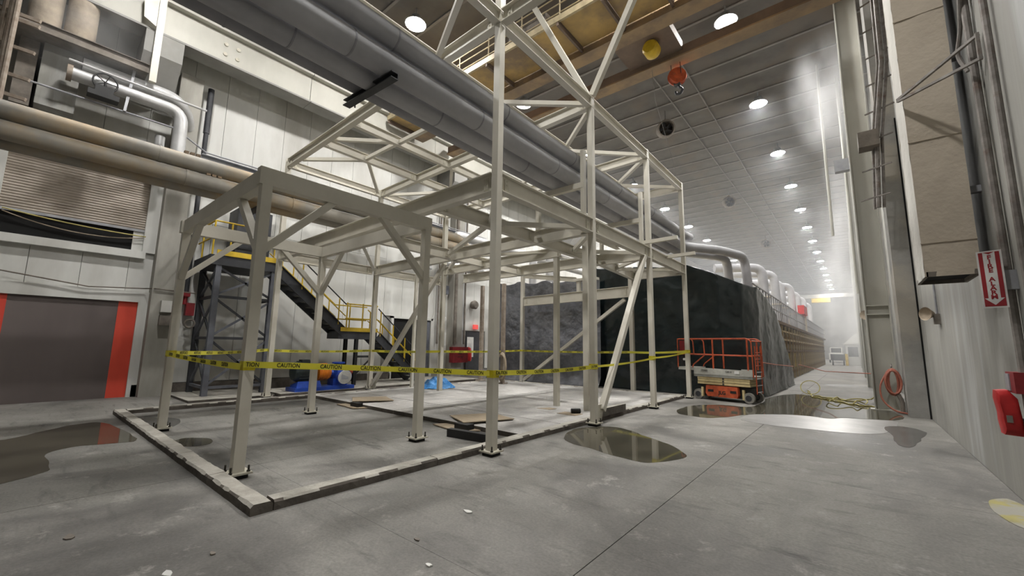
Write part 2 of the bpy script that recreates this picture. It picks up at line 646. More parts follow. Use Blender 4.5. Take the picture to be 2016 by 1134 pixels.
# pilasters
NTH = ['first', 'second', 'third', 'fourth', 'fifth', 'sixth', 'seventh', 'eighth', 'ninth', 'tenth', 'eleventh', 'twelfth',
       'thirteenth', 'fourteenth']
pl = MB().box((.93, 14.75, 0), (XR + .02, 15.75, ZC - .1)).build('pilaster', 'pilaster')
MB().box((1.295, 14.735, 0), (XR + .01, 14.75, 8)).build('open_joint', 'void', pl)
struct(pl, 'grey concrete pilaster on the right wall behind the steel column', 'pilaster')
for k in range(7):
    yk = 24 + 9 * k
    struct(MB().box((.93, yk, 0), (XR + .02, yk + 1, ZC - .1)).build('pilaster', 'pilaster'),
           '%s concrete pilaster counted from the near one along the hazy right wall' % NTH[k + 1], 'pilaster')
struct(MB().box((XL - .02, 2.52, 0), (-16.15, 3.12, 10.3)).build('pilaster', 'left_pilaster'),
       'dusty concrete pilaster beside the red edged door', 'pilaster')
struct(MB().box((XL - .02, 14.6, 0), (-16.15, 15.3, 10.3)).build('pilaster', 'left_pilaster'),
       'stained concrete pilaster behind the red hose cabinet', 'pilaster')

# high-speed fabric door, bottom left
d1 = MB().box((-16.62, -2.8, 0), (-16.585, 1.95, 2.78)).build('door_1', 'door_fabric')
struct(d1, 'brown fabric high speed door with red side bands', 'door')
MB().box((-16.62, 1.88, 0), (-16.575, 2.3, 2.78)).build('side_band', 'door_red', d1)
MB().box((-16.62, -.62, 0), (-16.57, -.2, 2.78)).build('side_band', 'door_red', d1)
fr = MB().box((-16.63, -2.9, 2.78), (-16.5, 2.55, 3.1))
fr.box((-16.63, 2.3, 0), (-16.5, 2.55, 2.78))
fr.build('door_frame', 'wall_white', d1)

# roller shutter above it
w1 = MB().box((-16.648, -2.4, 4.3), (-16.642, 2.3, 6.7)).build('window_1', 'void')
struct(w1, 'upper wall opening with a half lowered corrugated roller shutter', 'window')
for z in range(22):
    z0 = 5.0 + z * .075
    MB().section((-16.6, -2.4, z0 + .037), (-16.6, 2.22, z0 + .037),
                 [(-.012, -.036), (.012, -.036), (.028, 0), (.012, .036), (-.012, .036)]).build('slat', 'shutter', w1)
MB().box((-16.63, -2.4, 4.93), (-16.56, 2.22, 5.0)).build('bottom_rail', 'galvanised', w1)
MB().box((-16.63, 2.22, 4.3), (-16.5, 2.55, 6.75)).build('jamb', 'wall_white', w1)
MB().box((-16.63, -.95, 4.3), (-16.5, -.62, 6.75)).build('jamb', 'wall_white', w1)
MB().box((-16.63, -.6, 4.1), (-16.42, 2.3, 4.32)).build('sill', 'wall_white', w1)
pts = [(-16.55, -.55 + 2.8 * t, 4.9 - .22 * 4 * t * (1 - t) - .14 * t) for t in [i / 14 for i in range(15)]]
tag(MB().tube(pts, .014, 6).build('cable', 'hose_tan', None, True), 'pale cable sagging across the dark shutter opening', 'cable')
pts = [(-16.46, -.55 + 2.8 * t, 4.95 - .06 * 4 * t * (1 - t) - .17 * t) for t in [i / 14 for i in range(15)]]
tag(MB().tube(pts, .018, 6).build('rope', 'hose_yellow', None, True), 'yellow rope hanging straight across the dark shutter opening', 'rope')

# personnel doors further along the left wall
d2 = MB().box((-16.62, 11.25, 0), (-16.58, 13.5, 2.85)).build('door_2', 'void')
struct(d2, 'dark open doorway behind the lower stair flight', 'door')
f2 = MB().box((-16.62, 11.15, 0), (-16.5, 11.27, 2.95)).box((-16.62, 13.48, 0), (-16.5, 13.6, 2.95)).box((-16.62, 11.15, 2.85), (-16.5, 13.6, 2.95))
f2.build('door_frame', 'wall_white', d2)
MB().box((-16.59, 12.95, 0), (-16.55, 13.45, 2.8)).build('door_leaf', 'blue_steel', d2)
d3 = MB().box((-16.62, 16.05, 0), (-16.57, 17.35, 2.4)).build('door_3', 'dark_steel')
struct(d3, 'dark steel door with a pale window under the exit sign', 'door')
MB().box((-16.58, 16.1, 1.0), (-16.55, 16.6, 2.1)).build('pane', 'paper', d3)

# door at the right edge
d4 = MB().box((1.3, 3.6, 0), (1.345, 5.75, 2.25)).build('door_4', 'glass_dark')
struct(d4, 'dark glazed door at the right edge of the view', 'door')
f4 = MB().box((1.25, 5.72, 0), (1.34, 5.82, 2.35)).box((1.25, 3.5, 2.25), (1.34, 5.82, 2.35))
f4.build('door_frame', 'galvanised', d4)

# containment kerb and raised pad
kb = MB()
kp = [(-4.56, 1.64), (-4.56, 14.45), (-12.95, 14.45), (-12.95, 1.64)]
W_ = .2


def kerb_piece(lo, hi):
    """cast kerb length with chipped, slightly wandering edges"""
    ax_ = 0 if hi[0] - lo[0] > hi[1] - lo[1] else 1
    n_ = max(4, int((hi[ax_] - lo[ax_]) / .09))
    vs_, fs_ = [], []
    for i_ in range(n_ + 1):
        t = lo[ax_] + (hi[ax_] - lo[ax_]) * i_ / n_
        for k_, (o_, z_) in enumerate(((0, 0), (0, .078), (.022, .1), (.178, .1), (.2, .078), (.2, 0))):
            j_ = noise.noise(Vector((t * 4, k_ * 3.1, lo[1 - ax_]))) * .009 + noise.noise(Vector((t * 14, k_ * 5.3, lo[1 - ax_]))) * .006
            c_ = lo[1 - ax_] + o_ + (j_ if k_ not in (0, 5) else j_ * .5)
            z2 = z_ + (min(0.004, j_) * .9 if z_ else 0)
            vs_.append((t, c_, z2) if ax_ == 0 else (c_, t, z2))
    for i_ in range(n_):
        for k_ in range(6):
            fs_.append((i_ * 6 + k_, i_ * 6 + (k_ + 1) % 6, (i_ + 1) * 6 + (k_ + 1) % 6, (i_ + 1) * 6 + k_))
    fs_ += [tuple(range(6)), tuple(n_ * 6 + k_ for k_ in range(5, -1, -1))]
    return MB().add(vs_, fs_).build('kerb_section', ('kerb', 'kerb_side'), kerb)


kerb = thing('containment_kerb', 'low concrete kerb around the steel frame base', 'kerb', (-8.7, 1.7, 0))
for a in range(6):
    x0 = -12.95 + a * 1.4
    kerb_piece((x0, 1.64), (x0 + 1.39 if a < 5 else -4.56, 1.84))
for a in range(6):
    y0 = 1.85 + a * 2.1
    kerb_piece((-4.76, y0), (-4.56, y0 + 2.09))
    kerb_piece((-12.95, y0), (-12.75, y0 + 2.09))
for a in range(4):
    x0 = -12.95 + a * 2.1
    kerb_piece((x0, 14.46), (x0 + 2.09, 14.66))
pad = thing('raised_pad', 'raised pale concrete pad inside the kerb under the frame', 'pad', (-8.7, 10, 0))
for j, (a, b) in enumerate(((6.0, 7.38), (7.4, 10.9), (10.92, 14.44))):
    for i, (c_, d_) in enumerate(((-12.74, -8.62), (-8.6, -4.77))):
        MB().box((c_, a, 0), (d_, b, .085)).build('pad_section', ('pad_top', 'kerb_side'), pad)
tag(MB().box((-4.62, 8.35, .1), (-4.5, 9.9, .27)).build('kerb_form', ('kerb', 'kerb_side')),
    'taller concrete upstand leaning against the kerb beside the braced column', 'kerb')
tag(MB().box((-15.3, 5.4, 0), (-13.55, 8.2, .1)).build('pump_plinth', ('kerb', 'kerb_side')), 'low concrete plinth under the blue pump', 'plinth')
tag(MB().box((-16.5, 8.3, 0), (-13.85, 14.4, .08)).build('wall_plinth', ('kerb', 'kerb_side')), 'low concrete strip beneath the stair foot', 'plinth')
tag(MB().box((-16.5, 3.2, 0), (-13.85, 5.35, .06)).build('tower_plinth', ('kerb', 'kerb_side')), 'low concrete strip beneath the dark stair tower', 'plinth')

# puddles
PUD = [
    ('olive puddle reflecting the columns in front of the braced column', 'water',
     [(-4.36, 6.75), (-4.53, 7.58), (-4.3, 8.03), (-3.99, 8.33), (-3.33, 7.93), (-2.7, 7.54), (-2.26, 7.09), (-2.11, 6.82), (-2.18, 6.45), (-2.42, 6.09), (-2.74, 6.04), (-3.16, 6.13), (-3.61, 6.29), (-3.95, 6.36)]),
    ('wide shallow puddle spreading from the scissor lift across the aisle', 'water',
     [(-3.75, 11.19), (-3.92, 12.43), (-3.66, 13.26), (-3.11, 13.84), (-2.47, 13.62), (-2.35, 14.93), (-2.52, 17.11), (-1.99, 19.25), (-1.2, 18.95), (-0.46, 18.1), (0.06, 17.4), (0.49, 16.35), (0.86, 14.6), (0.7, 13.9), (0.1, 13.6), (-0.42, 13.42), (-0.6, 12.95), (-1.08, 13.19), (-1.8, 12.8), (-2.28, 12.21), (-2.5, 11.5), (-2.79, 10.88), (-3.38, 10.9)]),
    ('damp pale film of water along the aisle side of the wide puddle', 'wet_floor',
     [(-2.27, 12.15), (-1.8, 12.72), (-1.08, 13.1), (-0.6, 12.87), (-0.4, 13.36), (0.1, 13.52), (0.68, 13.8), (0.5, 12.2), (0.25, 11.3), (-0.23, 11.02), (-0.83, 10.94), (-1.27, 10.89), (-1.74, 10.91), (-2.3, 11.16)]),
    ('brown puddle outside the kerb in front of the red edged door', 'water',
     [(-11.2, -.6), (-10.7, 0.07), (-11.36, 0.53), (-11.91, 1.0), (-11.93, 1.36), (-10.67, 1.51), (-9.23, 1.56), (-9.27, 1.33), (-9.36, 1.11), (-9.46, 0.78), (-9.27, 0.54), (-8.72, 0.49), (-7.99, 0.53), (-7.85, 0.38), (-7.59, 0.11), (-7.34, -.2), (-8.2, -.8)]),
    ('dark puddle inside the kerb around the leftmost column foot', 'damp_floor',
     [(-11.67, 1.9), (-11.9, 2.06), (-11.46, 2.5), (-10.7, 2.41), (-10.09, 2.07), (-10.0, 1.9), (-10.63, 1.88)]),
    ('small oval puddle inside the near left corner of the kerb', 'water',
     [(-8.74, 1.88), (-8.93, 1.98), (-8.95, 2.2), (-8.67, 2.36), (-8.39, 2.36), (-8.17, 2.22), (-8.15, 2.02), (-8.31, 1.88)]),
    ('damp patch on the floor below the red hose coil', 'damp_floor',
     [(0.3, 12.5), (0.62, 12.96), (1.06, 12.47), (0.81, 11.2), (0.6, 10.01), (0.4, 10.45), (0.45, 11.2)]),
    ('worn yellow paint patch on the floor by the right wall', 'yellow_floor',
     [(0.98, 7.11), (1.12, 7.4), (1.3, 7.5), (1.31, 6.3), (1.12, 6.3), (1.0, 6.58)]),
]
for n_, (lab, mt_, poly) in enumerate(PUD):
    # smooth the outline (Chaikin)
    for _ in range(2):
        q = []
        for a, b in zip(poly, poly[1:] + poly[:1]):
            q += [(a[0] * .75 + b[0] * .25, a[1] * .75 + b[1] * .25), (a[0] * .25 + b[0] * .75, a[1] * .25 + b[1] * .75)]
        poly = q
    poly = [(x + .05 * noise.noise(Vector((x * 3, y * 3, n_))), y + .05 * noise.noise(Vector((x * 3, y * 3, n_ + 9)))) for x, y in poly]
    area = sum(a[0] * b[1] - b[0] * a[1] for a, b in zip(poly, poly[1:] + poly[:1]))
    if area < 0:
        poly.reverse()
    nm = 'floor_paint' if mt_ == 'yellow_floor' else 'puddle'
    tag(MB().prism(poly, .0005, .003 + .0004 * n_).build(nm, mt_), lab, 'paint' if nm == 'floor_paint' else 'puddle')

# ================================================================== CEILING LAMPS
def make_lamp(loc, label):
    e = thing('ceiling_lamp', label, 'lamp', loc, 'round high bay lamps in two rows on the ceiling', local=True)
    place('housing', LAMP_HOUSING, e)
    place('lens', LAMP_LENS, e)
    place('stem', LAMP_STEM, e)
    return e


LAMP_HOUSING = MB().lathe([(.05, .34), (.16, .32), (.2, .2), (.3, .06), (.39, 0), (.365, 0), (.33, .03), (.02, .05)], (0, 0, 0), n=20).mesh('housing', 'housing', True)
LAMP_LENS = MB().lathe([(.0, .012), (.34, .012), (.34, .002), (.0, .0)], (0, 0, 0), n=20).mesh('lens', 'lens')
LAMP_STEM = MB().cyl((0, 0, .33), (0, 0, .64), .03, n=8).mesh('stem', 'housing')
H_L, SP = 11.4, 6.33
names = NTH
for k in range(-2, 14):
    yk = 14.72 + SP * k
    if k >= 0:
        lab = '%s round ceiling lamp from the near end of the right row' % names[k]
    else:
        lab = '%s round ceiling lamp of the right row, overhead out of view' % NTH[-k - 1]
    make_lamp((-2.63, yk, 1.65 + H_L), lab)
for k in range(-1, 12):
    yk = 7.95 + SP * k
    if k >= 0:
        lab = '%s round ceiling lamp from the near end of the left row' % names[k]
    else:
        lab = '%s round ceiling lamp of the left row, overhead out of view' % NTH[-k - 1]
    make_lamp((-11.3, yk, 1.65 + H_L), lab)

# conduits along the ceiling and fans
for x, lab in ((-6.0, 'pale ceiling conduit running along the hall, left of the two'), (-4.75, 'pale ceiling conduit running along the hall, right of the two')):
    tag(MB().cyl((x, 8, ZC - .12), (x, 90, ZC - .12), .03, n=8).build('ceiling_conduit', 'rib', None, True), lab, 'conduit')


def fan(loc, label):
    e = thing('ceiling_fan', label, 'fan', loc, 'drum fans under the ceiling', local=True)
    MB().lathe([(.42, -.25), (.45, 0), (.42, .25), (.36, .25), (.36, -.25)], (0, 0, 0), (.5, -.8, -.3), 20).build('shroud', 'clutter', e, True)
    h = MB()
    for k in range(5):
        a = 2 * math.pi * k / 5
        d, s, u = frame_axes(Vector((.5, -.8, -.3)), (0, 0, 1))
        r = s * math.cos(a) + u * math.sin(a)
        t = r.cross(d)
        h.plate([r * .06 - t * .05, r * .34 - t * .12 + d * .04, r * .34 + t * .1 - d * .04, r * .06 + t * .05], .01)
    h.build('blades', 'black', e)
    MB().cyl((0, 0, .4), (0, 0, ZC - loc[2] - .02), .02, n=6).build('hanger', 'rib', e)
    MB().box((-.06, -.06, .38), (.06, .06, .5)).build('bracket', 'crane', e)


fan((-6.6, 20.0, 12.7), 'grey drum fan hanging behind the hook block')
fan((-6.6, 33.8, 12.8), 'smaller grey drum fan further along the ceiling')
fan((-6.5, 50.0, 12.8), 'faint far drum fan between the lamp rows')

# ================================================================== OVERHEAD CRANE
cr = thing('bridge_crane', 'rusty ochre bridge crane with panelled walkway spanning the hall', 'crane', (-7, 11, 11))
ZB = 11.15
gx0, gx1 = -15.05, .85
MB().box((gx0, 10.9, ZB), (gx1, 11.25, ZB + 1.1)).build('girder', 'crane', cr)
MB().box((gx0, 10.82, ZB - .04), (gx1, 11.33, ZB)).build('lower_flange', 'crane', cr)
MB().box((gx0, 12.9, ZB), (gx1, 13.25, ZB + .36)).build('girder', 'crane_dark', cr)
MB().box((gx0, 12.82, ZB - .05), (gx1, 13.33, ZB)).build('lower_flange', 'crane', cr)
for k in range(11):
    x0 = gx0 + .1 + k * 1.47
    MB().box((x0, 9.45, ZB + .25), (x0 + 1.36, 10.85, ZB + .29)).build('walkway_panel', 'crane_panel', cr)
    MB().box((x0 - .09, 9.4, ZB + .1), (x0 - .02, 10.9, ZB + .3)).build('walkway_bracket', 'crane_dark', cr)
    MB().cyl((x0, 9.45, ZB + .3), (x0, 9.45, ZB + 1.4), .022, n=6).build('railing_post', 'rail_cream', cr)
MB().box((gx0, 9.38, ZB + .22), (gx1, 9.46, ZB + .42)).build('toe_board', 'rail_cream', cr)
for z in (.55, .85, 1.12, 1.4):
    MB().cyl((gx0, 9.45, ZB + z), (gx1, 9.45, ZB + z), .022, n=6).build('railing', 'rail_cream', cr)
MB().box((-8.2, 9.5, ZB + .32), (-6.7, 10.6, ZB + .95)).build('drive_box', 'clutter', cr)
for k, dx in enumerate((-3.6, -3.45, -3.2)):
    c_ = [(dx, 9.42, ZB + .35 + .9 - 1.2 * math.sin(math.pi * t)) for t in [i / 8 for i in range(9)]]
    c_ = [(dx + .22 * i / 8, p[1], p[2]) for i, p in enumerate(c_)]
    MB().tube(c_, .02, 6).build('festoon_loop', 'sign_white', cr, True)
tr = MB().box((-5.4, 11.25, ZB + .2), (-3.6, 12.9, ZB + .5))
tr.build('trolley', 'crane_dark', cr)
hd = MB().lathe([(.2, -.22), (.25, -.15), (.25, .15), (.2, .22)], (-4.3, 12.0, ZB - .03), (0, 1, 0), 20)
hd.build('rope_drum', 'yellow', cr, True)
hk = thing('hook_block', 'orange sheave hook block hanging below the crane', 'hook block', (-4.1, 13.25, 10.2))
MB().lathe([(.08, -.12), (.27, -.12), (.3, -.06), (.24, 0), (.3, .06), (.27, .12), (.08, .12)], (-3.92, 13.25, 10.7), (-.55, .83, 0), 20).build('sheave', 'lift_orange', hk, True)
MB().tube(bend([(-3.92, 13.25, 10.5), (-3.87, 13.25, 10.3), (-3.75, 13.25, 10.2), (-3.84, 13.25, 10.05), (-3.97, 13.25, 10.08), (-3.99, 13.25, 10.18)], .08), .045, 8).build('hook', 'dark_steel', hk, True)
MB().box((-4.02, 13.17, 10.38), (-3.82, 13.33, 10.56)).build('yoke', 'dark_steel', hk)
MB().cyl((-4.07, 13.2, 10.75), (-4.07, 13.1, ZB), .012, n=6).build('rope', 'dark_steel', hk)
MB().cyl((-3.77, 13.2, 10.75), (-3.77, 13.1, ZB), .012, n=6).build('rope', 'dark_steel', hk)

# crane runway along the left wall
rw = thing('crane_runway', 'cream crane runway girder high on the left wall', 'girder', (-15.6, 10, 10.6))
for a in range(6):
    y0 = -6 + a * 6.1
    MB().box((-15.75, y0, 10.75), (-15.3, y0 + 6.08, 11.75)).build('girder_section', 'runway', rw)
    MB().box((-15.95, y0, 11.75), (-15.1, y0 + 6.08, 11.83)).build('top_flange', 'runway', rw)
    MB().box((-15.85, y0, 10.69), (-15.2, y0 + 6.08, 10.75)).build('bottom_flange', 'soffit', rw)
for yb in (2.2, 2.55):
    for zb in (11.05, 11.4):
        MB().cyl((-15.3, yb + 1.2, zb), (-15.26, yb + 1.2, zb), .06, n=10).build('bolt', 'plate', rw, True)
for k, yc in enumerate((2.8, 14.9, 27.0)):
    c_ = MB().plate([(-16.59, yc - .45, 10.68), (-15.2, yc - .45, 10.68), (-15.2, yc - .45, 10.0), (-15.9, yc - .45, 9.1), (-16.59, yc - .45, 9.1)], -.9)
    tag(c_.build('corbel', 'soffit'), ['concrete corbel under the runway by the silver pipes', 'concrete corbel under the runway behind the frame middle', 'far concrete corbel under the runway'][k], 'corbel')
tag(MB().box((-16.55, -6, 11.9), (-16.0, 30, 12.5)).build('wall_beam', 'wall_white'), 'white wall girt above the crane runway', 'beam')

# ================================================================== PIPES OVER THE FRAME
PIPES = [(-5.78, 5.77, .185, 'pipe_dark', 'lowest and farthest grey insulated pipe of the bundle crossing the frame'),
         (-5.36, 5.64, .185, 'pipe_grey', 'second lowest grey insulated pipe of the bundle crossing the frame'),
         (-4.96, 5.69, .185, 'pipe_grey', 'third grey insulated pipe of the bundle with bright dusty top'),
         (-4.86, 6.06, .17, 'pipe_grey', 'topmost grey insulated pipe of the bundle crossing the frame')]
for i, (x, z, r, mt_, lab) in enumerate(PIPES):
    e = thing('insulated_pipe', lab, 'pipe', (x, 6, z), 'insulated pipes crossing the steel frame')
    yend = (17.2, 17.6, 17.0, 16.2)[i]
    path = [(x, -3, z), (x, yend, z)]
    if i == 2:
        path = bend([(x, -3, z), (x, 16.8, z), (-4.1, 18.6, z + .08), (-3.55, 20.6, z + .1), (-3.5, 20.9, 4.2)], .5)
    if i == 1:
        path = bend([(x, -3, z), (x, 17.3, z), (-4.3, 19.2, z), (-4.15, 20.0, z), (-4.1, 20.2, 4.2)], .5)
    if i == 3:
        path = [(x, -3, z), (x, 16.4, z), (x - .15, 17.6, z + .2)]
    MB().tube(path, r, 20).build('jacket', mt_, e, True)
    for yj in [(-1.2 + 2.45 * k + .6 * i) for k in range(7)]:
        MB().lathe([(r, -.012), (r + .006, -.012), (r + .006, .012), (r, .012)], (x, yj, z), (0, 1, 0), 20).build('band', 'pipe_dark', e, True)
sb = thing('pipe_hanger', 'dark channel bracket clamped under the grey pipes', 'bracket', (-5.5, 3.1, 5.4))
MB().channel((-6.1, 3.1, 5.52), (-4.75, 3.1, 5.44), .1, .12).build('channel', 'dark_steel', sb)
MB().cyl((-6.05, 3.16, 5.5), (-6.05, 3.16, 6.2), .015, n=6).build('rod', 'dark_steel', sb)
MB().cyl((-5.15, 3.16, 5.5), (-5.15, 3.16, 6.2), .015, n=6).build('rod', 'dark_steel', sb)

# ================================================================== STEEL FRAMES
def base_plate(parent, x, y, s=.27, z=.05):
    p = MB().box((x - s / 2, y - s / 2, z), (x + s / 2, y + s / 2, z + .022)).build('base_plate', 'plate', parent)
    MB().box((x - s * .36, y - s * .36, .002), (x + s * .36, y + s * .36, z)).build('shim_pack', 'shim', parent)
    for a in (-1, 1):
        for b in (-1, 1):
            bx, by = x + a * s * .36, y + b * s * .36
            MB().cyl((bx, by, z + .02), (bx, by, z + .10), .012, n=6).cyl((bx, by, z + .022), (bx, by, z + .042), .022, n=6).build('anchor_bolt', 'bolt', parent)
    return p


def column(frame, x, y, h, w=.125, plate=True, z0=.05, mt_='steel', kind='tube'):
    b = MB()
    if kind == 'tube':
        b.box((x - w / 2, y - w / 2, z0 if not plate else .07), (x + w / 2, y + w / 2, h))
    else:
        b.ibeam((x, y, .07 if plate else z0), (x, y, h), w, w, .016, .012, up=(1, 0, 0))
    c_ = b.build('column', mt_, frame)
    if plate:
        base_plate(c_, x, y)
    return c_


def beam(frame, p0, p1, d=.25, w=.13, mt_='steel', bolts=True):
    o = MB().ibeam(p0, p1, d, w).build('beam', mt_, frame)
    if bolts:
        a, b = Vector(p0), Vector(p1)
        dv, s, u = frame_axes(b - a, (0, 0, 1))
        for p, sg in ((a, 1), (b, -1)):
            q = p + dv * sg * .16
            bb = MB()
            bb.bar(q - dv * .05 - u * 0, q + dv * .05, .05, d * .62)
            for k in (-1, 0, 1):
                bb.cyl(q + u * k * d * .22 - s * .036, q + u * k * d * .22 + s * .036, .014, n=6)
            bb.build('clip_plate', 'plate', o)
    return o


def brace(frame, p0, p1, w=.1, tube=True, mt_='steel'):
    b = MB()
    if tube:
        b.bar(p0, p1, w, w)
    else:
        b.angle(p0, p1, w)
    return b.build('brace', mt_, frame)


# --- small portal frame at the front
sf = thing('portal_frame', 'small square steel portal frame with knee braces nearest the viewer', 'steel frame', (-8, 3.3, 0))
ax, bx_, ay, cy = -5.97, -9.97, 1.95, 4.67
ZT = 3.98
for (x, y) in ((ax, ay), (bx_, ay), (ax, cy), (bx_, cy)):
    column(sf, x, y, ZT - .24, .128)
for (p0, p1) in (((ax, ay - .1, ZT - .12), (ax, cy + .08, ZT - .12)), ((bx_, ay - .1, ZT - .12), (bx_, cy + .08, ZT - .12)),
                 ((ax - .07, ay, ZT - .12), (bx_ + .07, ay, ZT - .12)), ((ax - .07, cy, ZT - .12), (bx_ + .07, cy, ZT - .12))):
    MB().channel(p0, p1, .24, .13 if p0[0] == p1[0] else .1, .015).build('beam', 'steel', sf) if False else MB().bar(p0, p1, .13, .24).build('beam', 'steel', sf)
kz0, kz1, kd = 2.86, ZT - .2, .95
for (x, y, dx, dy) in ((ax, ay, -1, 1), (bx_, ay, 1, 1), (ax, cy, -1, -1), (bx_, cy, 1, -1)):
    brace(sf, (x + dx * .03, y, kz0), (x + dx * kd, y, kz1), .1)
    brace(sf, (x, y + dy * .03, kz0), (x, y + dy * kd, kz1), .1)

# --- large frame
bf = thing('steel_structure', 'tall two level cream steel frame with columns beams and braces', 'steel frame', (-9, 9.8, 0))
FX, RX = -4.4, -13.66
FY = [4.86, 8.1, 11.48, 14.66]
RY = [5.05, 8.45, 11.75]
ZR = 7.5
column(bf, FX, FY[0], 11.2, .13)
for y in FY[1:]:
    column(bf, FX, y, ZR + .03, .13)
for y in RY[:2]:
    column(bf, RX, y, ZR + .03, .14, kind='I')
column(bf, RX, RY[2], ZR, .14, kind='I')
column(bf, -11.16, 9.6, 6.15, .14, kind='I', plate=False, z0=.085)
column(bf, -12.72, 9.6, 4.3, .1, kind='I', plate=False, z0=.085)
column(bf, -12.0, 15.25, 5.1, .15, plate=False, z0=.002)
column(bf, -6.46, 14.9, 4.7, .15, plate=False, z0=.002)
column(bf, -6.26, 9.47, 4.9, .13, plate=False, z0=.085)
column(bf, -5.26, 9.35, 4.9, .15, plate=False, z0=.085)
zr = ZR - .13
# roof beams
beam(bf, (FX, 2.2, zr), (FX, FY[3], zr), .25, .14, bolts=False)
beam(bf, (-6.1, 3.0, zr), (-6.1, FY[3], zr), .25, .13, bolts=False)
beam(bf, (RX, RY[0] + .08, zr), (RX, RY[1] - .08, zr))
beam(bf, (RX, RY[1] + .08, zr), (RX, RY[2] - .08, zr))
beam(bf, (-9.6, 5.0, zr), (-9.6, 8.25, zr))
beam(bf, (-11.3, 5.0, zr), (-11.3, 8.3, zr))
beam(bf, (-9.6, 8.35, zr), (-9.6, 11.6, zr))
beam(bf, (-11.3, 8.4, zr), (-11.3, 11.6, zr))
beam(bf, (FX - .08, FY[0], zr), (RX + .08, RY[0], zr), .26, .15)
beam(bf, (FX + .08, FY[0], zr), (-2.2, FY[0] - .04, zr), .26, .15)
beam(bf, (FX - .08, FY[1], zr), (RX + .08, RY[1], zr), .26, .15)
beam(bf, (FX - .08, FY[2], zr), (RX + .08, RY[2], zr), .26, .15)
beam(bf, (FX - .08, FY[3], zr), (-6.1, FY[3], zr), .26, .15)
zb = zr - .03
for p0, p1 in (((-6.05, 4.8), (-4.55, 4.05)), ((-4.5, 8.0), (-6.05, 6.7)), ((-4.5, 8.25), (-6.05, 9.6)), ((-6.05, 9.8), (-4.5, 11.3)),
               ((-4.5, 11.6), (-6.05, 13.0)), ((-6.05, 13.1), (-4.5, 14.5)), ((-12.9, 5.15), (-11.35, 6.4)), ((-10.95, 5.05), (-9.65, 6.3)),
               ((-11.25, 6.38), (-9.65, 6.38)), ((-9.55, 6.4), (-8.3, 6.4)), ((-11.35, 6.5), (-13.5, 8.2)), ((-13.5, 8.6), (-11.4, 9.8)),
               ((-6.15, 9.7), (-9.5, 11.3)), ((-11.2, 9.8), (-9.7, 8.5))):
    brace(bf, (*p0, zb), (*p1, zb), .1)
# uprights of the next storey: V braces over the second front column
brace(bf, (FX - .05, FY[1], ZR + .05), (-6.15, FY[1], 11.0), .13)
brace(bf, (FX + .05, FY[1], ZR + .05), (-2.45, FY[1], 11.0), .13)
beam(bf, (-6.4, FY[1], 11.05), (-2.2, FY[1], 11.05), .2, .13, bolts=False)
beam(bf, (FX, FY[0] + .08, 11.05), (FX, FY[1] - .08, 11.05), .2, .13, bolts=False)
# level one
z1 = 4.36
beam(bf, (FX, FY[0] + .07, z1), (FX, FY[1] - .07, z1), .32, .15)
beam(bf, (FX, FY[1] + .07, z1), (FX, FY[2] - .07, z1), .32, .15)
beam(bf, (FX, FY[2] + .07, z1), (FX, FY[3] - .07, z1), .32, .15)
beam(bf, (FX - .07, FY[0], z1), (RX + .08, RY[0], z1), .34, .16)
beam(bf, (FX - .07, FY[1], z1), (RX + .08, RY[1], z1), .34, .16)
beam(bf, (FX - .07, FY[2], z1), (-12.3, 11.65, z1), .34, .16)
beam(bf, (FX - .07, FY[3], z1), (-6.4, 14.8, z1), .34, .16)
for x in (-6.0, -9.2, RX):
    for a, b in ((0, 1), (1, 2)):
        ya = FY[a] + (FX - x) * .02 + .1
        yb = FY[b] + (FX - x) * .03 - .1
        beam(bf, (x, ya, z1 - .02), (x, yb, z1 - .02), .3, .14)
beam(bf, (-6.0, 11.6, z1 - .02), (-6.3, 14.8, z1 - .02), .3, .14)
beam(bf, (-6.1, 9.45, z1 - .1), (-11.08, 9.62, z1 - .1), .28, .14)
beam(bf, (-5.3, 9.45, z1 + .35), (-5.3, 11.4, z1 + .35), .26, .14)
for p0, p1 in (((-4.5, 5.0), (-5.95, 6.4)), ((-4.5, 8.0), (-5.95, 6.6)), ((-6.1, 6.5), (-9.1, 8.0)), ((-9.2, 8.4), (-6.1, 9.7)),
               ((-4.5, 8.3), (-5.9, 9.8)), ((-4.5, 11.3), (-5.95, 9.9)), ((-9.3, 8.5), (-13.4, 11.4)), ((-4.5, 11.6), (-6.2, 13.0)),
               ((-9.3, 5.2), (-13.4, 8.2)), ((-6.2, 13.1), (-4.5, 14.5))):
    brace(bf, (*p0, z1 - .02), (*p1, z1 - .02), .1, tube=False)
# low cross beam at the back with stub posts and its diagonal
beam(bf, (-11.9, 15.22, 3.72), (-6.55, 14.95, 3.78), .42, .18)
MB().box((-8.9, 14.98, 3.95), (-8.75, 15.12, 4.4)).box((-8.2, 14.96, 3.95), (-8.05, 15.1, 4.4)).box((-9.0, 14.9, 4.4), (-7.95, 15.2, 4.5)).build('stub_posts', 'steel', bf)
beam(bf, (-11.9, 15.25, 4.95), (-9.0, 15.15, 4.5), .2, .14, bolts=False)
brace(bf, (-11.85, 15.2, .1), (-6.75, 15.0, 3.5), .13)
brace(bf, (FX + .05, 8.35, .3), (FX + .02, 11.05, 4.2), .13)
MB().plate([(FX + .03, 8.16, .09), (FX + .03, 8.34, .09), (FX + .03, 8.46, .42), (FX + .03, 8.16, .42)], .02).build('gusset', 'plate', bf)
brace(bf, (RX + .1, 8.5, .15), (-9.85, 8.5, 4.2), .12)
MB().plate([(RX + .07, 8.5, .09), (RX + .34, 8.5, .09), (RX + .34, 8.5, .36), (RX + .07, 8.5, .4)], .02).build('gusset', 'plate', bf)
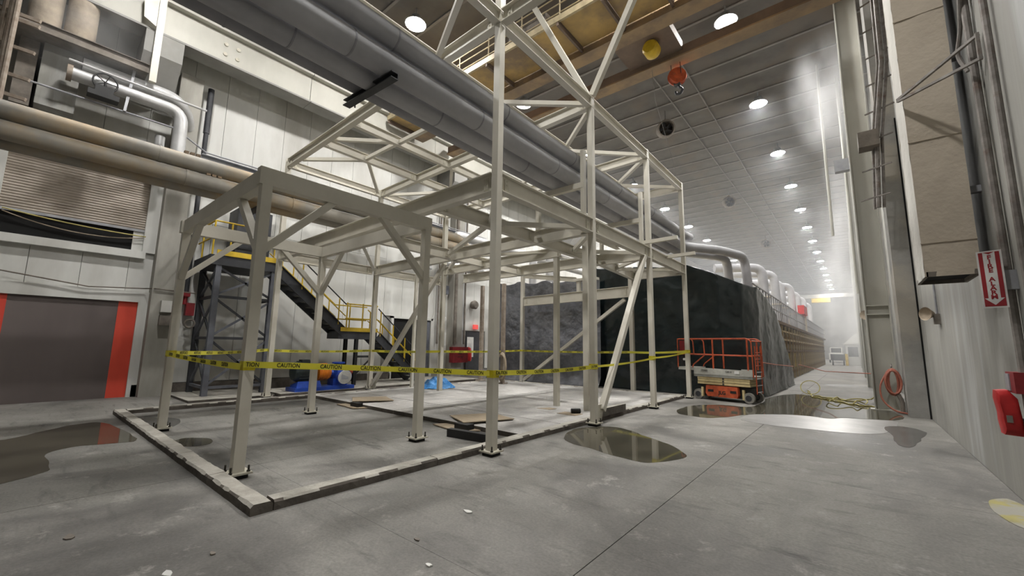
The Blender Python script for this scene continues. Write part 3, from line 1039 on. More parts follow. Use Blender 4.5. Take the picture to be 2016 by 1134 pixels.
# pipe saddles on the frame
for (y0, nm) in ((8.1, 1), (11.48, 2)):
    s_ = MB().box((-6.0, y0 - .06, 5.33), (-4.6, y0 + .06, 5.46))
    s_.box((-4.66, y0 - .05, 4.53), (-4.56, y0 + .05, 6.25))
    s_.box((-5.95, y0 - .05, 4.53), (-5.85, y0 + .05, 5.3))
    s_.build('pipe_saddle', 'steel', bf)
s_ = MB().box((-11.6, 9.54, 5.0), (-11.2, 9.66, 5.14))
s_.build('pipe_saddle', 'steel', bf)
# cream tube stubs sticking out of the third bay
for (y0, z0) in ((11.3, 4.65), (12.9, 4.5)):
    MB().bar((-4.5, y0, z0), (-3.55, y0 + .1, z0 + .04), .1, .1).build('tube_stub', 'steel', bf)

# ================================================================== CAUTION TAPE
TW = .076


def tape(p0, p1, label, texts=True, flip=False, sag=.03, tw=TW, step=.5, off=.25):
    p0, p1 = Vector(p0), Vector(p1)
    L = (p1 - p0).length
    n = max(6, int(L / .25))
    d = (p1 - p0).normalized()
    hv = Vector((d.x, d.y, 0)).normalized()
    nr = Vector((hv.y, -hv.x, 0))

    def at(t):
        return p0.lerp(p1, t) - Vector((0, 0, sag * 4 * t * (1 - t)))
    e = thing('caution_tape', label, 'tape', tuple(p0), 'yellow caution tape around the steel frame')
    b = MB()
    vs, fs = [], []
    for i in range(n + 1):
        t = i / n
        c_ = at(t)
        w = tw * (1 + .06 * math.sin(t * 9))
        lean = nr * (.008 * math.sin(t * 7 + L))
        for q, o_ in ((-.5, .0006), (.5, .0006), (.5, -.0006), (-.5, -.0006)):
            vs.append(c_ + Vector((0, 0, q * w)) + nr * o_ + lean * q)
    for i in range(n):
        for k in range(4):
            fs.append((i * 4 + k, i * 4 + (k + 1) % 4, (i + 1) * 4 + (k + 1) % 4, (i + 1) * 4 + k))
    fs += [(3, 2, 1, 0), (n * 4, n * 4 + 1, n * 4 + 2, n * 4 + 3)]
    b.add(vs, fs)
    b.build('ribbon', 'tape', e)
    if texts:
        k = 0
        s = off
        while s < L - .12:
            t = s / L
            c_ = at(t)
            tang = (at(min(1, t + .01)) - at(max(0, t - .01))).normalized()
            for sg in (1, -1):
                rr = tang * sg
                nn = rr.cross(Vector((0, 0, 1)))
                inner = nn.dot(Vector((-9, 8.5, 0)) - Vector((c_.x, c_.y, 0))) > 0     # the print shows through reversed
                lettering('CAUTION', .074, 'ink', c_ + nn * .0022, rr, (0, 0, 1), e, bold=.0012, sx=-.8 if inner else .8)
            s += step
    return e


def wrap(x, y, z, w, label):
    h = w / 2 + .004
    b = MB()
    for k in range(3):
        zz = z - .03 + .022 * k
        b.prism([(x - h - .002 * k, y - h), (x + h, y - h - .002 * k), (x + h + .002 * k, y + h), (x - h, y + h + .002 * k)], zz - .035, zz + .035)
    tag(b.build('tape_wrap', 'tape_wrap'), label, 'tape', 'yellow caution tape around the steel frame')


a_, b_, e_, f_, g__, h_ = (ax, ay, 1.36), (bx_, ay, 1.42), (FX, FY[0], 1.22), (FX, FY[1], 1.24), (FX, FY[2], 1.38), (FX, FY[3], 1.55)
o_ = .068
_near = tape((a_[0] + o_, a_[1] - o_, a_[2] + .01), (e_[0] - .0, e_[1] - o_ - .01, e_[2]), 'near span of caution tape between the small frame corner and the tall column', sag=-.01, step=.507, off=.5)
_d = Vector((e_[0] - a_[0] - o_, e_[1] - a_[1] - .01, e_[2] - a_[2] - .01)).normalized()
lettering('TION', .074, 'ink', Vector((a_[0] + o_, a_[1] - o_, a_[2] + .01)) + _d * .1 + _d.cross(Vector((0, 0, 1))) * .0075, _d, (0, 0, 1), _near, bold=.0012, sx=.8)
tape((b_[0], b_[1] - o_ - .01, b_[2]), (a_[0] - .0, a_[1] - o_ - .01, a_[2] - .02), 'span of caution tape between the two left posts of the small frame', step=.5, off=.4, sag=.02)
tape((e_[0] + o_ + .01, e_[1], e_[2] + .01), (f_[0] + o_ + .01, f_[1], f_[2]), 'span of caution tape from the tall column to the braced column', off=.12, step=.5)
tape((f_[0] + o_ + .01, f_[1], f_[2]), (g__[0] + o_ + .01, g__[1], g__[2]), 'twisted narrow tape span between the braced column and the next column', texts=False, tw=.045)
tape((g__[0] + o_ + .01, g__[1], g__[2]), (h_[0] + o_ + .01, h_[1], h_[2]), 'twisted narrow tape span ending at the column by the scissor lift', texts=False, tw=.045)
tape((-6.46, 14.9 - .09, 1.48), (h_[0], h_[1] - .08, h_[2]), 'short back tape span ending at the column by the scissor lift', texts=False)
tape((-12.0, 15.25 - .09, 1.44), (-6.46, 14.9 - .09, 1.48), 'back tape span stretched in front of the black tarps', step=.5)
tape((-11.16, 9.6 - .08, 1.42), (-12.0, 15.25 - .09, 1.44), 'rear tape span crossing in front of the red hose cabinet', step=.5)
tape((RX, RY[1] - .08, 1.4), (-11.16, 9.6 - .08, 1.42), 'rear tape span crossing the foot of the yellow stair', step=.5)
tape((RX, RY[0] - .08, 1.4), (RX, RY[1] - .08, 1.4), 'rear tape span above the blue pump', step=.5)
tape((b_[0], b_[1] + .08, 1.42), (RX, RY[0] - .08, 1.42), 'side tape span in front of the dark stair tower', step=.5)
for (p, w, lab) in ((a_, .128, 'tape wrapped round the near corner post of the small frame'), (b_, .128, 'tape wrapped round the leftmost post of the small frame'),
                    (e_, .13, 'tape wrapped round the tall front column'), (f_, .13, 'tape wrapped round the braced column by the puddle'),
                    (g__, .13, 'tape wrapped round the third front column'), (h_, .13, 'tape wrapped round the column by the scissor lift')):
    wrap(p[0], p[1], p[2], w, lab)

# ================================================================== LEFT SIDE: PIPES, STAIR, PUMP
LP = [(-11.42, 5.70, .175, 'pipe_rust', 'upper rust stained insulated pipe running along the left side'),
      (-11.42, 5.33, .175, 'pipe_rust', 'lower rust stained insulated pipe running along the left side'),
      (-11.78, 5.22, .14, 'pipe_rust', 'dark pipe half hidden behind the lower rust stained pipe')]
for i, (x, z, r, mt_, lab) in enumerate(LP):
    e = thing('wall_side_pipe', lab, 'pipe', (x, 4, z), 'insulated pipes along the left side')
    path = [(x, -4, z), (x, 9.9, z)]
    if i == 0:
        path = bend([(x, -4, z), (x, 10.6, z), (x - .4, 11.5, z - .35), (x - .9, 12.4, z - 1.2)], .5)
    if i == 1:
        path = [(x, -4, z), (x, 10.4, z), (x - .2, 11.2, z)]
    MB().tube(path, r, 18).build('jacket', mt_, e, True)
    if i < 2:
        for yj in (-1.6, 1.6 + .5 * i, 4.4, 7.2, 9.45):
            MB().lathe([(r, -.03), (r + .01, -.03), (r + .01, .03), (r, .03)], (x, yj, z), (0, 1, 0), 18).build('band', 'pipe_rust', e, True)
        hl = MB()
        for k in range(3):
            hl.box((x - .02, 2.0 + .45 * i + .11 * k, z + r - .01), (x + .08, 2.08 + .45 * i + .11 * k, z + r + .05))
        hl.build('latch', 'crane', e)
ck = thing('pipe_bracket', 'dark bolted bracket behind the upper rust stained pipe', 'bracket', (-11.7, 3.6, 5.9))
MB().channel((-11.95, 3.62, 5.0), (-11.95, 3.62, 6.12), .1, .1).build('post', 'dark_steel', ck)
MB().bar((-11.98, 3.62, 5.02), (-11.2, 3.62, 5.02), .1, .1).build('arm', 'dark_steel', ck)

gb = thing('channel_beam', 'galvanised channel beam along the white wall behind the pipes', 'beam', (-15.3, 8, 7.2))
MB().channel((-15.3, 3.1, 7.25), (-15.3, 16.5, 7.2), .36, .14, .02).build('channel', 'galvanised', gb)
for yk in (3.8, 6.2, 9.1, 12.0, 14.2):
    MB().bar((-16.55, yk, 7.1), (-15.32, yk, 7.1), .1, .12).build('bracket', 'galvanised', gb)
tag(MB().tube([(-15.2, -1, 7.95), (-15.2, 2.4, 7.95), (-15.2, 3.2, 7.5), (-15.2, 16.0, 7.46)], .025, 6).build('thin_pipe', 'galvanised', None, True),
    'thin galvanised pipe running above the channel beam', 'pipe')

# silver pipes with elbows
e = thing('silver_pipe', 'upper silver clad pipe high on the left wall', 'pipe', (-15.6, 1, 9.0))
MB().tube(bend([(-15.5, .36, 9.0), (-15.5, 2.35, 9.0), (-15.95, 2.75, 8.8), (-16.4, 2.9, 8.4)], .3), .19, 18).build('cladding', 'pipe_silver', e, True)
e = thing('silver_pipe', 'lower silver clad pipe turning down in an elbow to the floor pipes', 'pipe', (-15.1, 1, 8.5))
MB().tube(bend([(-15.2, .1, 8.52), (-15.2, 2.5, 8.52), (-15.2, 2.52, 6.9)], .4), .17, 18).build('cladding', 'pipe_silver', e, True)
MB().lathe([(.17, -.05), (.22, -.05), (.22, .05), (.17, .05)], (-15.2, .15, 8.52), (0, 1, 0), 18).build('flange', 'rust_post', e, True)
e = thing('silver_pipe', 'short silver pipe stub rising beside the pipe elbow', 'pipe', (-15.6, 2.1, 7.0))
MB().tube(bend([(-15.7, 2.15, 7.75), (-15.7, 2.15, 6.8), (-16.58, 2.15, 6.75)], .2), .12, 14).build('cladding', 'pipe_silver', e, True)
e = thing('thin_pipe', 'thin silver pipe between the two silver clad pipes', 'pipe', (-15.2, 1, 8.8))
MB().tube([(-15.0, .1, 8.78), (-15.0, 3.05, 8.75)], .035, 8).build('cladding', 'pipe_silver', e, True)
v = thing('gate_valve', 'black valve with spoked handwheel below the silver pipes', 'valve', (-14.9, .8, 8.2))
MB().box((-15.05, .5, 7.98), (-14.75, 1.1, 8.12)).box((-15.0, .62, 8.1), (-14.8, .98, 8.3)).build('body', 'black', v)
ring = [(-14.9, .8 + .24 * math.cos(a), 8.45 + .24 * math.sin(a)) for a in [2 * math.pi * k / 20 for k in range(20)]]
MB().tube(ring, .02, 6, True).build('handwheel', 'black', v, True)
sp_ = MB()
for k in range(5):
    a = 2 * math.pi * k / 5
    sp_.cyl((-14.9, .8, 8.45), (-14.9, .8 + .24 * math.cos(a), 8.45 + .24 * math.sin(a)), .012, n=6)
sp_.build('spokes', 'black', v)
MB().cyl((-14.9, .8, 8.28), (-14.9, .8, 8.45), .025, n=8).build('stem', 'black', v)
MB().bar((-15.05, 1.25, 7.9), (-15.3, 1.35, 9.3), .06, .06).build('support_arm', 'galvanised', v)

# mezzanine ledge and ducts, top left
mz = thing('mezzanine_edge', 'dusty dark mezzanine edge beam high at the left', 'beam', (-15.6, 0, 9.3))
MB().box((-16.55, -4, 9.28), (-15.1, 1.62, 9.42)).build('deck', 'clutter', mz)
MB().channel((-15.1, -4, 9.38), (-15.1, 1.62, 9.38), .26, .08).build('edge_channel', 'clutter', mz)
tag(MB().box((-15.08, 1.63, 9.0), (-14.93, 1.79, 13.65)).build('mezzanine_post', 'steel'), 'cream post standing at the end of the mezzanine edge', 'post')
tag(MB().plate([(-15.06, 1.35, 10.9), (-15.06, 1.63, 10.75), (-15.06, 1.63, 12.3), (-15.06, 1.3, 11.5)], .02).build('gusset_plate', 'steel'), 'cream angled plate beside the mezzanine post', 'plate')
for (yk, r, lab) in ((-.42, .3, 'left tan insulated duct rising from the mezzanine'), (.22, .3, 'right tan insulated duct rising from the mezzanine')):
    tag(MB().cyl((-15.5, yk, 9.43), (-15.5, yk, 10.68), r, n=20).build('round_duct', 'tan_duct', None, True), lab, 'duct')
tag(MB().box((-16.6, -.35, 7.6), (-15.6, .35, 9.28)).build('equipment_box', 'wall_grey'), 'hazy grey equipment box under the mezzanine edge', 'box')
tag(MB().box((-16.6, -.75, 7.5), (-15.7, -.42, 9.28)).build('equipment_box', 'clutter'), 'narrow brown equipment box under the mezzanine edge', 'box')
lt = thing('pipe_rack', 'rusty upright pipe rack at the far left edge', 'rack', (-14.8, -.95, 7))
for dy in (-.12, .05, .2):
    MB().cyl((-14.9 + dy, -.95 + dy * .6, 6.2), (-14.9 + dy, -.95 + dy * .6, 13.4), .05, n=8).build('upright', 'rust_post', lt, True)
for z in (7.4, 7.9, 8.6, 9.3, 9.45):
    MB().bar((-15.3, -1.5, z + .1), (-14.7, -.45, z - .15), .06, .08).build('arm', 'rust_post', lt)

# downpipe, valve and boxes near the pilaster
dp = thing('downpipe', 'grey downpipe on the white wall ending in a red valve', 'pipe', (-16.3, 3.7, 4))
MB().cyl((-16.35, 3.38, 8.6), (-16.35, 3.38, 10.2), .09, n=12).cyl((-16.35, 3.38, 3.2), (-16.35, 3.38, 8.6), .07, n=12).build('pipe', 'dark_steel', dp, True)
MB().box((-16.45, 3.28, 3.05), (-16.25, 3.48, 3.2)).box((-16.42, 3.4, 2.45), (-16.2, 3.62, 2.85)).cyl((-16.35, 3.38, 2.8), (-16.35, 3.38, 3.1), .06, n=10).build('valve', 'red_dark', dp)
MB().tube([(-16.25, 3.55 + .13 * math.cos(a), 2.2 + .13 * math.sin(a)) for a in [2 * math.pi * k / 16 for k in range(16)]], .03, 6, True).build('hose_end', 'clutter', dp, True)
bxs = thing('electrical_box', 'grey electrical boxes mounted on the dusty pilaster', 'box', (-16.1, 2.9, 2.5))
MB().box((-16.15, 2.75, 2.5), (-15.98, 3.05, 2.85)).build('upper_box', 'wall_white', bxs)
MB().box((-16.15, 2.75, 2.1), (-15.98, 3.05, 2.4)).build('lower_box', 'clutter', bxs)
tag(MB().tube([(-16.4, -.4, 3.35), (-16.4, 1.2, 3.12), (-16.4, 2.4, 3.2), (-16.1, 2.6, 3.2), (-16.1, 3.6, 3.15)], .02, 6).build('cable', 'clutter', None, True),
    'dark cable running across the wall above the red edged door', 'cable')

# stair tower and stair
st = thing('stair_tower', 'dark steel stair tower with cross bracing and yellow trimmed stair', 'stair', (-15, 5, 0))
tx0, tx1, ty0, ty1, tz = -16.3, -14.75, 3.75, 5.3, 3.95
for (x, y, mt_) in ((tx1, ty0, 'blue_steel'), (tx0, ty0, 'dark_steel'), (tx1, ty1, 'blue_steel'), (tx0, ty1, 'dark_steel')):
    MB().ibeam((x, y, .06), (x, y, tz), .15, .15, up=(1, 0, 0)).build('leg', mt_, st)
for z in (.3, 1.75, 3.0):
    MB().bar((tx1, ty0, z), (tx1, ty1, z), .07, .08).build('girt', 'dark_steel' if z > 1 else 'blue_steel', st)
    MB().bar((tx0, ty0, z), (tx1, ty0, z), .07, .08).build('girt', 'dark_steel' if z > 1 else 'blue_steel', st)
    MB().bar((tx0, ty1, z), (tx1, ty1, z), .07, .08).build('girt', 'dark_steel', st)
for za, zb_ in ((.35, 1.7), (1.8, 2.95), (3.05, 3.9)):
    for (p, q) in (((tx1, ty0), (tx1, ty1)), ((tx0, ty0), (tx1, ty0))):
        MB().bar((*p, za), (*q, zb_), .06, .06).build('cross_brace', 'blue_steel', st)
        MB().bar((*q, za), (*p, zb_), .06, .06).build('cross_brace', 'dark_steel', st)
MB().box((tx0 - .1, ty0 - .25, tz), (tx1 + .1, ty1 + .12, tz + .3)).build('platform', 'dark_steel', st)
MB().box((tx1 + .1, ty0 - .1, tz + .3), (tx1 + .13, ty1 + .12, tz + .46)).box((tx0, ty1 + .1, tz + .3), (tx1 + .1, ty1 + .13, tz + .46)).build('toe_board', 'yellow', st)
for (x, y) in ((tx1 + .05, ty0 - .2), (tx0 + .5, ty0 - .2), (tx1 + .05, ty0 + .25)):
    MB().cyl((x, y, tz + .3), (x, y, tz + 1.35), .025, n=8).build('railing_post', 'yellow', st, True)
for z in (.85, 1.35):
    MB().tube(bend([(tx0, ty0 - .2, tz + z), (tx1 + .05, ty0 - .2, tz + z), (tx1 + .05, ty1 - .4, tz + z)], .05), .025, 8).build('railing', 'yellow', st, True)
MB().box((-15.9, 4.2, tz + .3), (-15.0, 5.2, tz + 2.0)).build('cabinet', 'dark_steel', st)
# upper flight falling along +y, landing, lower flight
sx0, sx1 = -15.65, -14.85


def flight(y0, z0, y1, z1, n, rail0=True):
    for x in (sx0, sx1):
        MB().channel((x, y0, z0 - .1), (x, y1, z1 - .1), .34, .07).build('stringer', 'dark_steel', st)
    for k in range(n):
        t = (k + .5) / n
        yk, zk = y0 + (y1 - y0) * t, z0 + (z1 - z0) * t
        MB().box((sx0, yk - .13, zk - .05), (sx1, yk + .13, zk - .02)).build('tread', 'tread', st)
    for x in (sx0, sx1):
        for k in range(4):
            t = (k + .2) / 3.6
            yk, zk = y0 + (y1 - y0) * t, z0 + (z1 - z0) * t
            MB().cyl((x, yk, zk), (x, yk, zk + 1.0), .025, n=8).build('railing_post', 'yellow', st, True)
        MB().cyl((x, y0, z0 + 1.0), (x, y1, z1 + 1.0), .025, n=8).build('handrail', 'yellow' if x == sx0 else 'dark_steel', st, True)
        MB().cyl((x, y0, z0 + .55), (x, y1, z1 + .55), .022, n=8).build('mid_rail', 'yellow', st, True)


flight(5.45, 4.2, 8.0, 2.12, 11)
MB().box((sx0 - .05, 7.75, 1.82), (sx1 + .05, 9.35, 2.1)).build('landing', 'dark_steel', st)
MB().box((sx1 + .05, 7.8, 2.1), (sx1 + .08, 9.35, 2.25)).build('toe_board', 'yellow', st)
for (x, y) in ((sx1, 8.05), (sx1, 8.7), (sx1, 9.3), (sx0, 8.6)):
    MB().cyl((x, y, 2.1), (x, y, 3.2), .025, n=8).build('railing_post', 'yellow', st, True)
for z in (2.6, 3.15):
    MB().cyl((sx1, 8.0, z), (sx1, 9.35, z), .025, n=8).build('railing', 'yellow', st, True)
    MB().cyl((sx0, 8.0, z), (sx0, 9.35, z), .025, n=8).build('railing', 'yellow', st, True)
for (x, y) in ((sx1, 8.5), (sx0, 8.5), (sx1, 9.2)):
    MB().ibeam((x, y, .08), (x, y, 1.82), .12, .12, up=(1, 0, 0)).build('landing_leg', 'black', st)
MB().bar((sx1, 8.5, 1.15), (sx1, 9.2, 1.15), .06, .08).bar((sx1, 8.5, .45), (sx1, 9.2, 1.1), .05, .05).build('landing_brace', 'black', st)
flight(9.4, 2.05, 11.6, .2, 9)

# pump skid
pm = thing('pump_set', 'blue pump skid with dark motor and orange coupling guard', 'pump', (-14.0, 6.8, .1))
px = -14.0
MB().box((px - .35, 5.85, .1), (px + .35, 7.85, .22)).build('skid', 'pump_blue', pm)
MB().plate([(px + .33, 5.9, .22), (px + .33, 6.7, .22), (px + .28, 6.65, .42), (px + .28, 5.95, .42)], -.56).build('motor_mount', 'pump_blue', pm)
MB().lathe([(.08, -.02), (.26, 0), (.31, .06), (.32, .3), (.32, .62), (.27, .66), (.1, .7)], (px, 5.88, .72), (0, 1, 0), 22).build('motor', 'motor', pm, True)
MB().box((px - .12, 6.1, 1.0), (px + .12, 6.35, 1.1)).build('terminal_box', 'motor', pm)
fins = MB()
for k in range(18):
    a = 2 * math.pi * k / 18
    fins.bar((px + .325 * math.cos(a), 6.0, .72 + .325 * math.sin(a)), (px + .325 * math.cos(a), 6.5, .72 + .325 * math.sin(a)), .012, .03)
fins.build('cooling_fins', 'motor', pm)
gd = [(.24, 0)]
for k in range(5):
    gd += [(.29, .02 + .08 * k), (.27, .06 + .08 * k)]
gd += [(.24, .44)]
MB().lathe(gd, (px, 6.62, .68), (0, 1, 0), 22).build('coupling_guard', 'coupling', pm, True)
MB().lathe([(.1, 0), (.12, .1), (.3, .14), (.34, .22), (.34, .36), (.26, .46), (.14, .5), (.12, .68)], (px, 7.1, .62), (0, 1, 0), 22).build('volute', 'pump_blue', pm, True)
MB().cyl((px, 7.4, .8), (px, 7.4, .98), .14, n=16).cyl((px, 7.4, .95), (px, 7.4, 1.0), .21, n=16).build('discharge_flange', 'pump_blue', pm, True)
MB().cyl((px, 7.38, .58), (px + .5, 7.38, .52), .16, n=16).build('suction_nozzle', 'pump_blue', pm, True)
MB().box((px - .2, 7.15, .22), (px + .2, 7.65, .45)).build('pump_foot', 'pump_blue', pm)
MB().lathe([(.0, 0), (.235, 0), (.235, .05), (0, .05)], (px + .5, 7.38, .52), (1, -.05, -.12), 20).build('flange_cover', 'paper', pm, True)
MB().lathe([(.225, -.03), (.25, -.03), (.25, .03), (.225, .03)], (px + .5, 7.38, .52), (1, -.05, -.12), 20).build('flange_rim', 'pump_blue', pm, True)
MB().box((px + .552, 7.25, .44), (px + .556, 7.5, .62)).build('label_print', 'galvanised', pm)
MB().lathe([(.06, 0), (.1, .02), (.1, .12), (.05, .16)], (px, 7.78, .65), (0, 1, 0), 14).build('bearing_cap', 'lift_orange', pm, True)

# wall items by the far doors
hc = thing('hose_cabinet', 'red covered hose cabinet on the left wall', 'cabinet', (-16.1, 15.1, 1.1))
MB().box((-16.14, 14.45, .75), (-15.85, 15.5, 1.55)).build('cover', 'red_dark', hc)
for k in range(2):
    lettering(['FIRE', 'HOSE'][k], .14, 'ink', Vector((-15.845, 14.95, 1.2 - .16 * k)), (0, 1, 0), (0, 0, 1), hc)
ex = thing('extinguisher_cover', 'bright red extinguisher cover hanging beside the hose cabinet', 'extinguisher', (-16, 15.95, 1))
MB().lathe([(.05, .75), (.16, .68), (.2, .5), (.2, .1), (.17, 0)], (-16.2, 15.85, .8), (0, 0, 1), 14).build('cover', 'red', ex, True)
MB().box((-16.6, 15.8, 1.2), (-16.3, 15.9, 1.4)).build('wall_hook', 'galvanised', ex)
tag(MB().box((-16.61, 16.55, 2.55), (-16.46, 16.85, 2.8)).build('exit_sign', 'exit_red'), 'small red exit sign above the dark steel door', 'sign')
tag(MB().lathe([(.05, 0), (.22, .1), (.25, .3), (.18, .4)], (-16.6, 16.4, 3.9), (1, 0, 0), 14).build('alarm_horn', 'clutter', None, True), 'grey alarm horn on the wall above the exit sign', 'horn')
tag(MB().lathe([(.05, 0), (.14, .04), (.16, .16), (.1, .2)], (-16.55, 14.25, 2.95), (1, 0, 0), 14).build('wall_bell', 'paper', None, True), 'pale round bell on the wall left of the stained pilaster', 'bell')
tag(MB().box((-16.55, 14.15, 4.3), (-16.4, 14.5, 4.75)).build('electrical_box', 'blue_steel'), 'blue grey electrical box above the pale bell', 'box')
cd = thing('wall_conduits', 'vertical conduits and ducts on the wall by the stained pilaster', 'conduit', (-16.4, 14.9, 5))
for k, (yk, r) in enumerate(((13.85, .05), (14.0, .03), (14.75, .09), (15.45, .12), (15.75, .05))):
    MB().cyl((-16.1 if 14.6 < yk < 15.3 else -16.45, yk, 1.7), (-16.1 if 14.6 < yk < 15.3 else -16.45, yk, 10.2), r, n=10).build('conduit', 'galvanised' if k % 2 else 'clutter', cd, True)
# silver clutter pipes beyond the frame, near the wall
for k, (x, z, r, ya, yb) in enumerate(((-13.6, 6.6, .22, 12.2, 19), (-12.6, 6.2, .2, 16.8, 24), (-11.4, 6.3, .2, 16.6, 26), (-14.4, 5.9, .15, 11.5, 18))):
    tag(MB().tube(bend([(x, ya, .01 if ya > 16 else z - .9), (x, ya + .05, z), (x, yb, z)], .4), r, 16).build('silver_pipe', 'pipe_silver', None, True),
        ['fat silver elbow pipe behind the frame nearest the wall', 'silver elbow pipe behind the frame second from the wall', 'silver elbow pipe above the black tarp', 'thin silver elbow pipe above the stair doorway'][k], 'pipe')
for k in range(6):
    tag(MB().lathe([(.12, 0), (.15, .02), (.15, .4), (.12, .42)], (-13.0 + .0 * k, 11.0 + .5 * k, 4.95), (.6, .5, 0), 14).build('pipe_spool', 'pipe_silver', None, True),
        '%s short pale pipe spool in the row of six behind the frame beams' % NTH[k], 'pipe', 'row of pipe spools behind the frame')

# ================================================================== TARPS
def sheet(path, tops, material, name, label, nu=150, nv=46, amp=.1, seed=0.0, fold=9.0, floor_spread=.25, bottom=.01, crinkle=.05):
    P_ = [Vector((p[0], p[1], 0)) for p in path]
    seg = [0.0]
    for a, b in zip(P_, P_[1:]):
        seg.append(seg[-1] + (b - a).length)
    L = seg[-1]

    def along(u):
        s = u * L
        for k in range(len(P_) - 1):
            if s <= seg[k + 1] or k == len(P_) - 2:
                t = (s - seg[k]) / max(1e-6, seg[k + 1] - seg[k])
                d = (P_[k + 1] - P_[k]).normalized()
                return P_[k].lerp(P_[k + 1], t), Vector((d.y, -d.x, 0)), tops[k] + (tops[k + 1] - tops[k]) * t

    def fn(u, v):
        p, nr, top = along(u)
        top += .06 * math.sin(u * 31 + seed) + .05 * noise.noise(Vector((u * 20, seed, 0)))
        z = bottom + (top - bottom) * v
        a = amp * (math.sin(u * L * fold / 3 + seed + 1.5 * noise.noise(Vector((u * L * .7, v * 2.2, seed))))) * (.35 + .65 * (1 - v))
        a += amp * 1.6 * noise.noise(Vector((u * L * .9, z * .9, seed + 3))) + amp * .5 * noise.noise(Vector((u * L * 2.9, z * 2.6, seed + 7)))
        a += crinkle * abs(noise.noise(Vector((u * L * 2.6 + z * 1.3, z * 2.4 - u * L * .8, seed)))) + crinkle * .5 * abs(noise.noise(Vector((u * L * 6, z * 6, seed + 2))))
        a += floor_spread * max(0, 1 - v * 9) ** 2
        sagz = -.12 * math.sin(math.pi * v) * noise.noise(Vector((u * L * .8, 5, seed)))
        return p + nr * a + Vector((0, 0, z + sagz))
    b = MB().grid(fn, nu, nv)
    o = b.build(name, material)
    o.data.shade_smooth()
    sol = o.modifiers.new('thickness', 'SOLIDIFY')
    sol.thickness = .004
    return tag(o, label, 'tarp')


sheet([(-15.3, 16.9), (-14.6, 15.95), (-12.5, 15.85), (-8.2, 15.75)], [4.9, 4.85, 4.75, 4.5], 'tarp_black', 'black_tarp',
      'crinkled black plastic tarp hanging behind the frame', amp=.028, seed=1.3, nu=260, nv=110, crinkle=.03, fold=5.0)
sheet([(-8.5, 15.95), (-6.9, 15.85), (-4.85, 15.8), (-3.6, 15.75), (-2.95, 16.0), (-2.62, 17.0), (-2.5, 19.4), (-2.42, 22.0), (-2.4, 24.2)],
      [5.15, 4.85, 4.8, 4.25, 3.98, 3.9, 3.45, 2.15, .5], 'tarp_green', 'green_tarp',
      'dark green tarp draped behind the scissor lift round the machine corner', nu=240, nv=80, crinkle=.022, amp=.035, fold=1.6, seed=4.1, floor_spread=.06)
# blue tarp heap
def heap(u, v):
    a, r = 2 * math.pi * u, 1 - v
    x = -12.0 + .62 * r * math.cos(a)
    y = 10.2 + .72 * r * math.sin(a)
    h = .36 * (1 - r ** 1.6) + .14 * noise.noise(Vector((x * 5, y * 5, 2))) * (1 - r * .7) + .05 * abs(noise.noise(Vector((x * 13, y * 13, 5))))
    return Vector((x, y, .088 + max(0, h)))


tag(MB().grid(heap, 48, 14).build('blue_tarp', 'tarp_blue'), 'crumpled blue tarp heap on the pad by the tan post', 'tarp')

# ================================================================== SCISSOR LIFT (local: x along its length, y to the back)
lf = thing('scissor_lift', 'orange railed scissor lift parked in front of the green tarp', 'lift', (-4.33, 14.83, 0), local=True, rz=math.radians(-11.5))
LL, LW = 1.9, .78
for x in (.17, 1.74):
    for y in (.02, LW - .12):
        w = MB().lathe([(.06, 0), (.1, -.005), (.13, .005), (.155, 0), (.165, .02), (.165, .09), (.155, .11), (.05, .11)], (x, y, .167), (0, 1, 0), 22).build('wheel', 'rubber', lf, True)
        MB().lathe([(.02, -.015), (.09, -.012), (.09, .02)], (x, y, .167), (0, 1, 0), 14).build('hub', 'dark_steel', w, True)
MB().box((.12, .14, .12), (LL - .1, LW - .14, .46)).build('chassis', 'black', lf)
poly = [(.5, .0), (1.42, .0), (1.46, .1), (1.44, .34), (.46, .34), (.44, .1)]
b = MB()
b.plate([(p[0], .12, p[1] + .13) for p in poly], .14)
b.build('side_cover', 'lift_orange', lf)
for x0 in (.52, 1.22):
    MB().box((x0, -.025 + .0, .27), (x0 + .18, .0, .35)).build('vent', 'black', lf)
for x0 in (.28, 1.56):
    MB().box((x0, .02, .1), (x0 + .06, .1, .4)).build('outrigger', 'lift_cream', lf)
for k, (z, dx) in enumerate(((.50, 0), (.585, .01), (.665, 0))):
    MB().box((.16 + dx, .03, z), (LL - .1 - dx, .1, z + .07)).build('scissor_arm', 'lift_cream', lf)
    MB().box((.2, .14, z), (LL - .14, LW - .14, z + .07)).build('scissor_arm', 'lift_cream', lf)
    MB().cyl((1.0, .02, z + .035), (1.0, .028, z + .035), .03, n=10).build('pivot_pin', 'dark_steel', lf)
MB().box((.06, .0, .75), (LL, LW, .82)).build('platform_deck', 'lift_grey', lf)
MB().plate([(.06, .0, .74), (LL, .0, .74), (LL, .0, 1.03), (1.58, .0, 1.03), (1.58, .0, 1.0), (.06, .0, 1.03)], -.02).build('side_panel', 'lift_grey', lf)
MB().box((-.5, .03, .93), (.1, LW - .03, 1.03)).build('extension_deck', 'lift_grey', lf)
R_ = .02
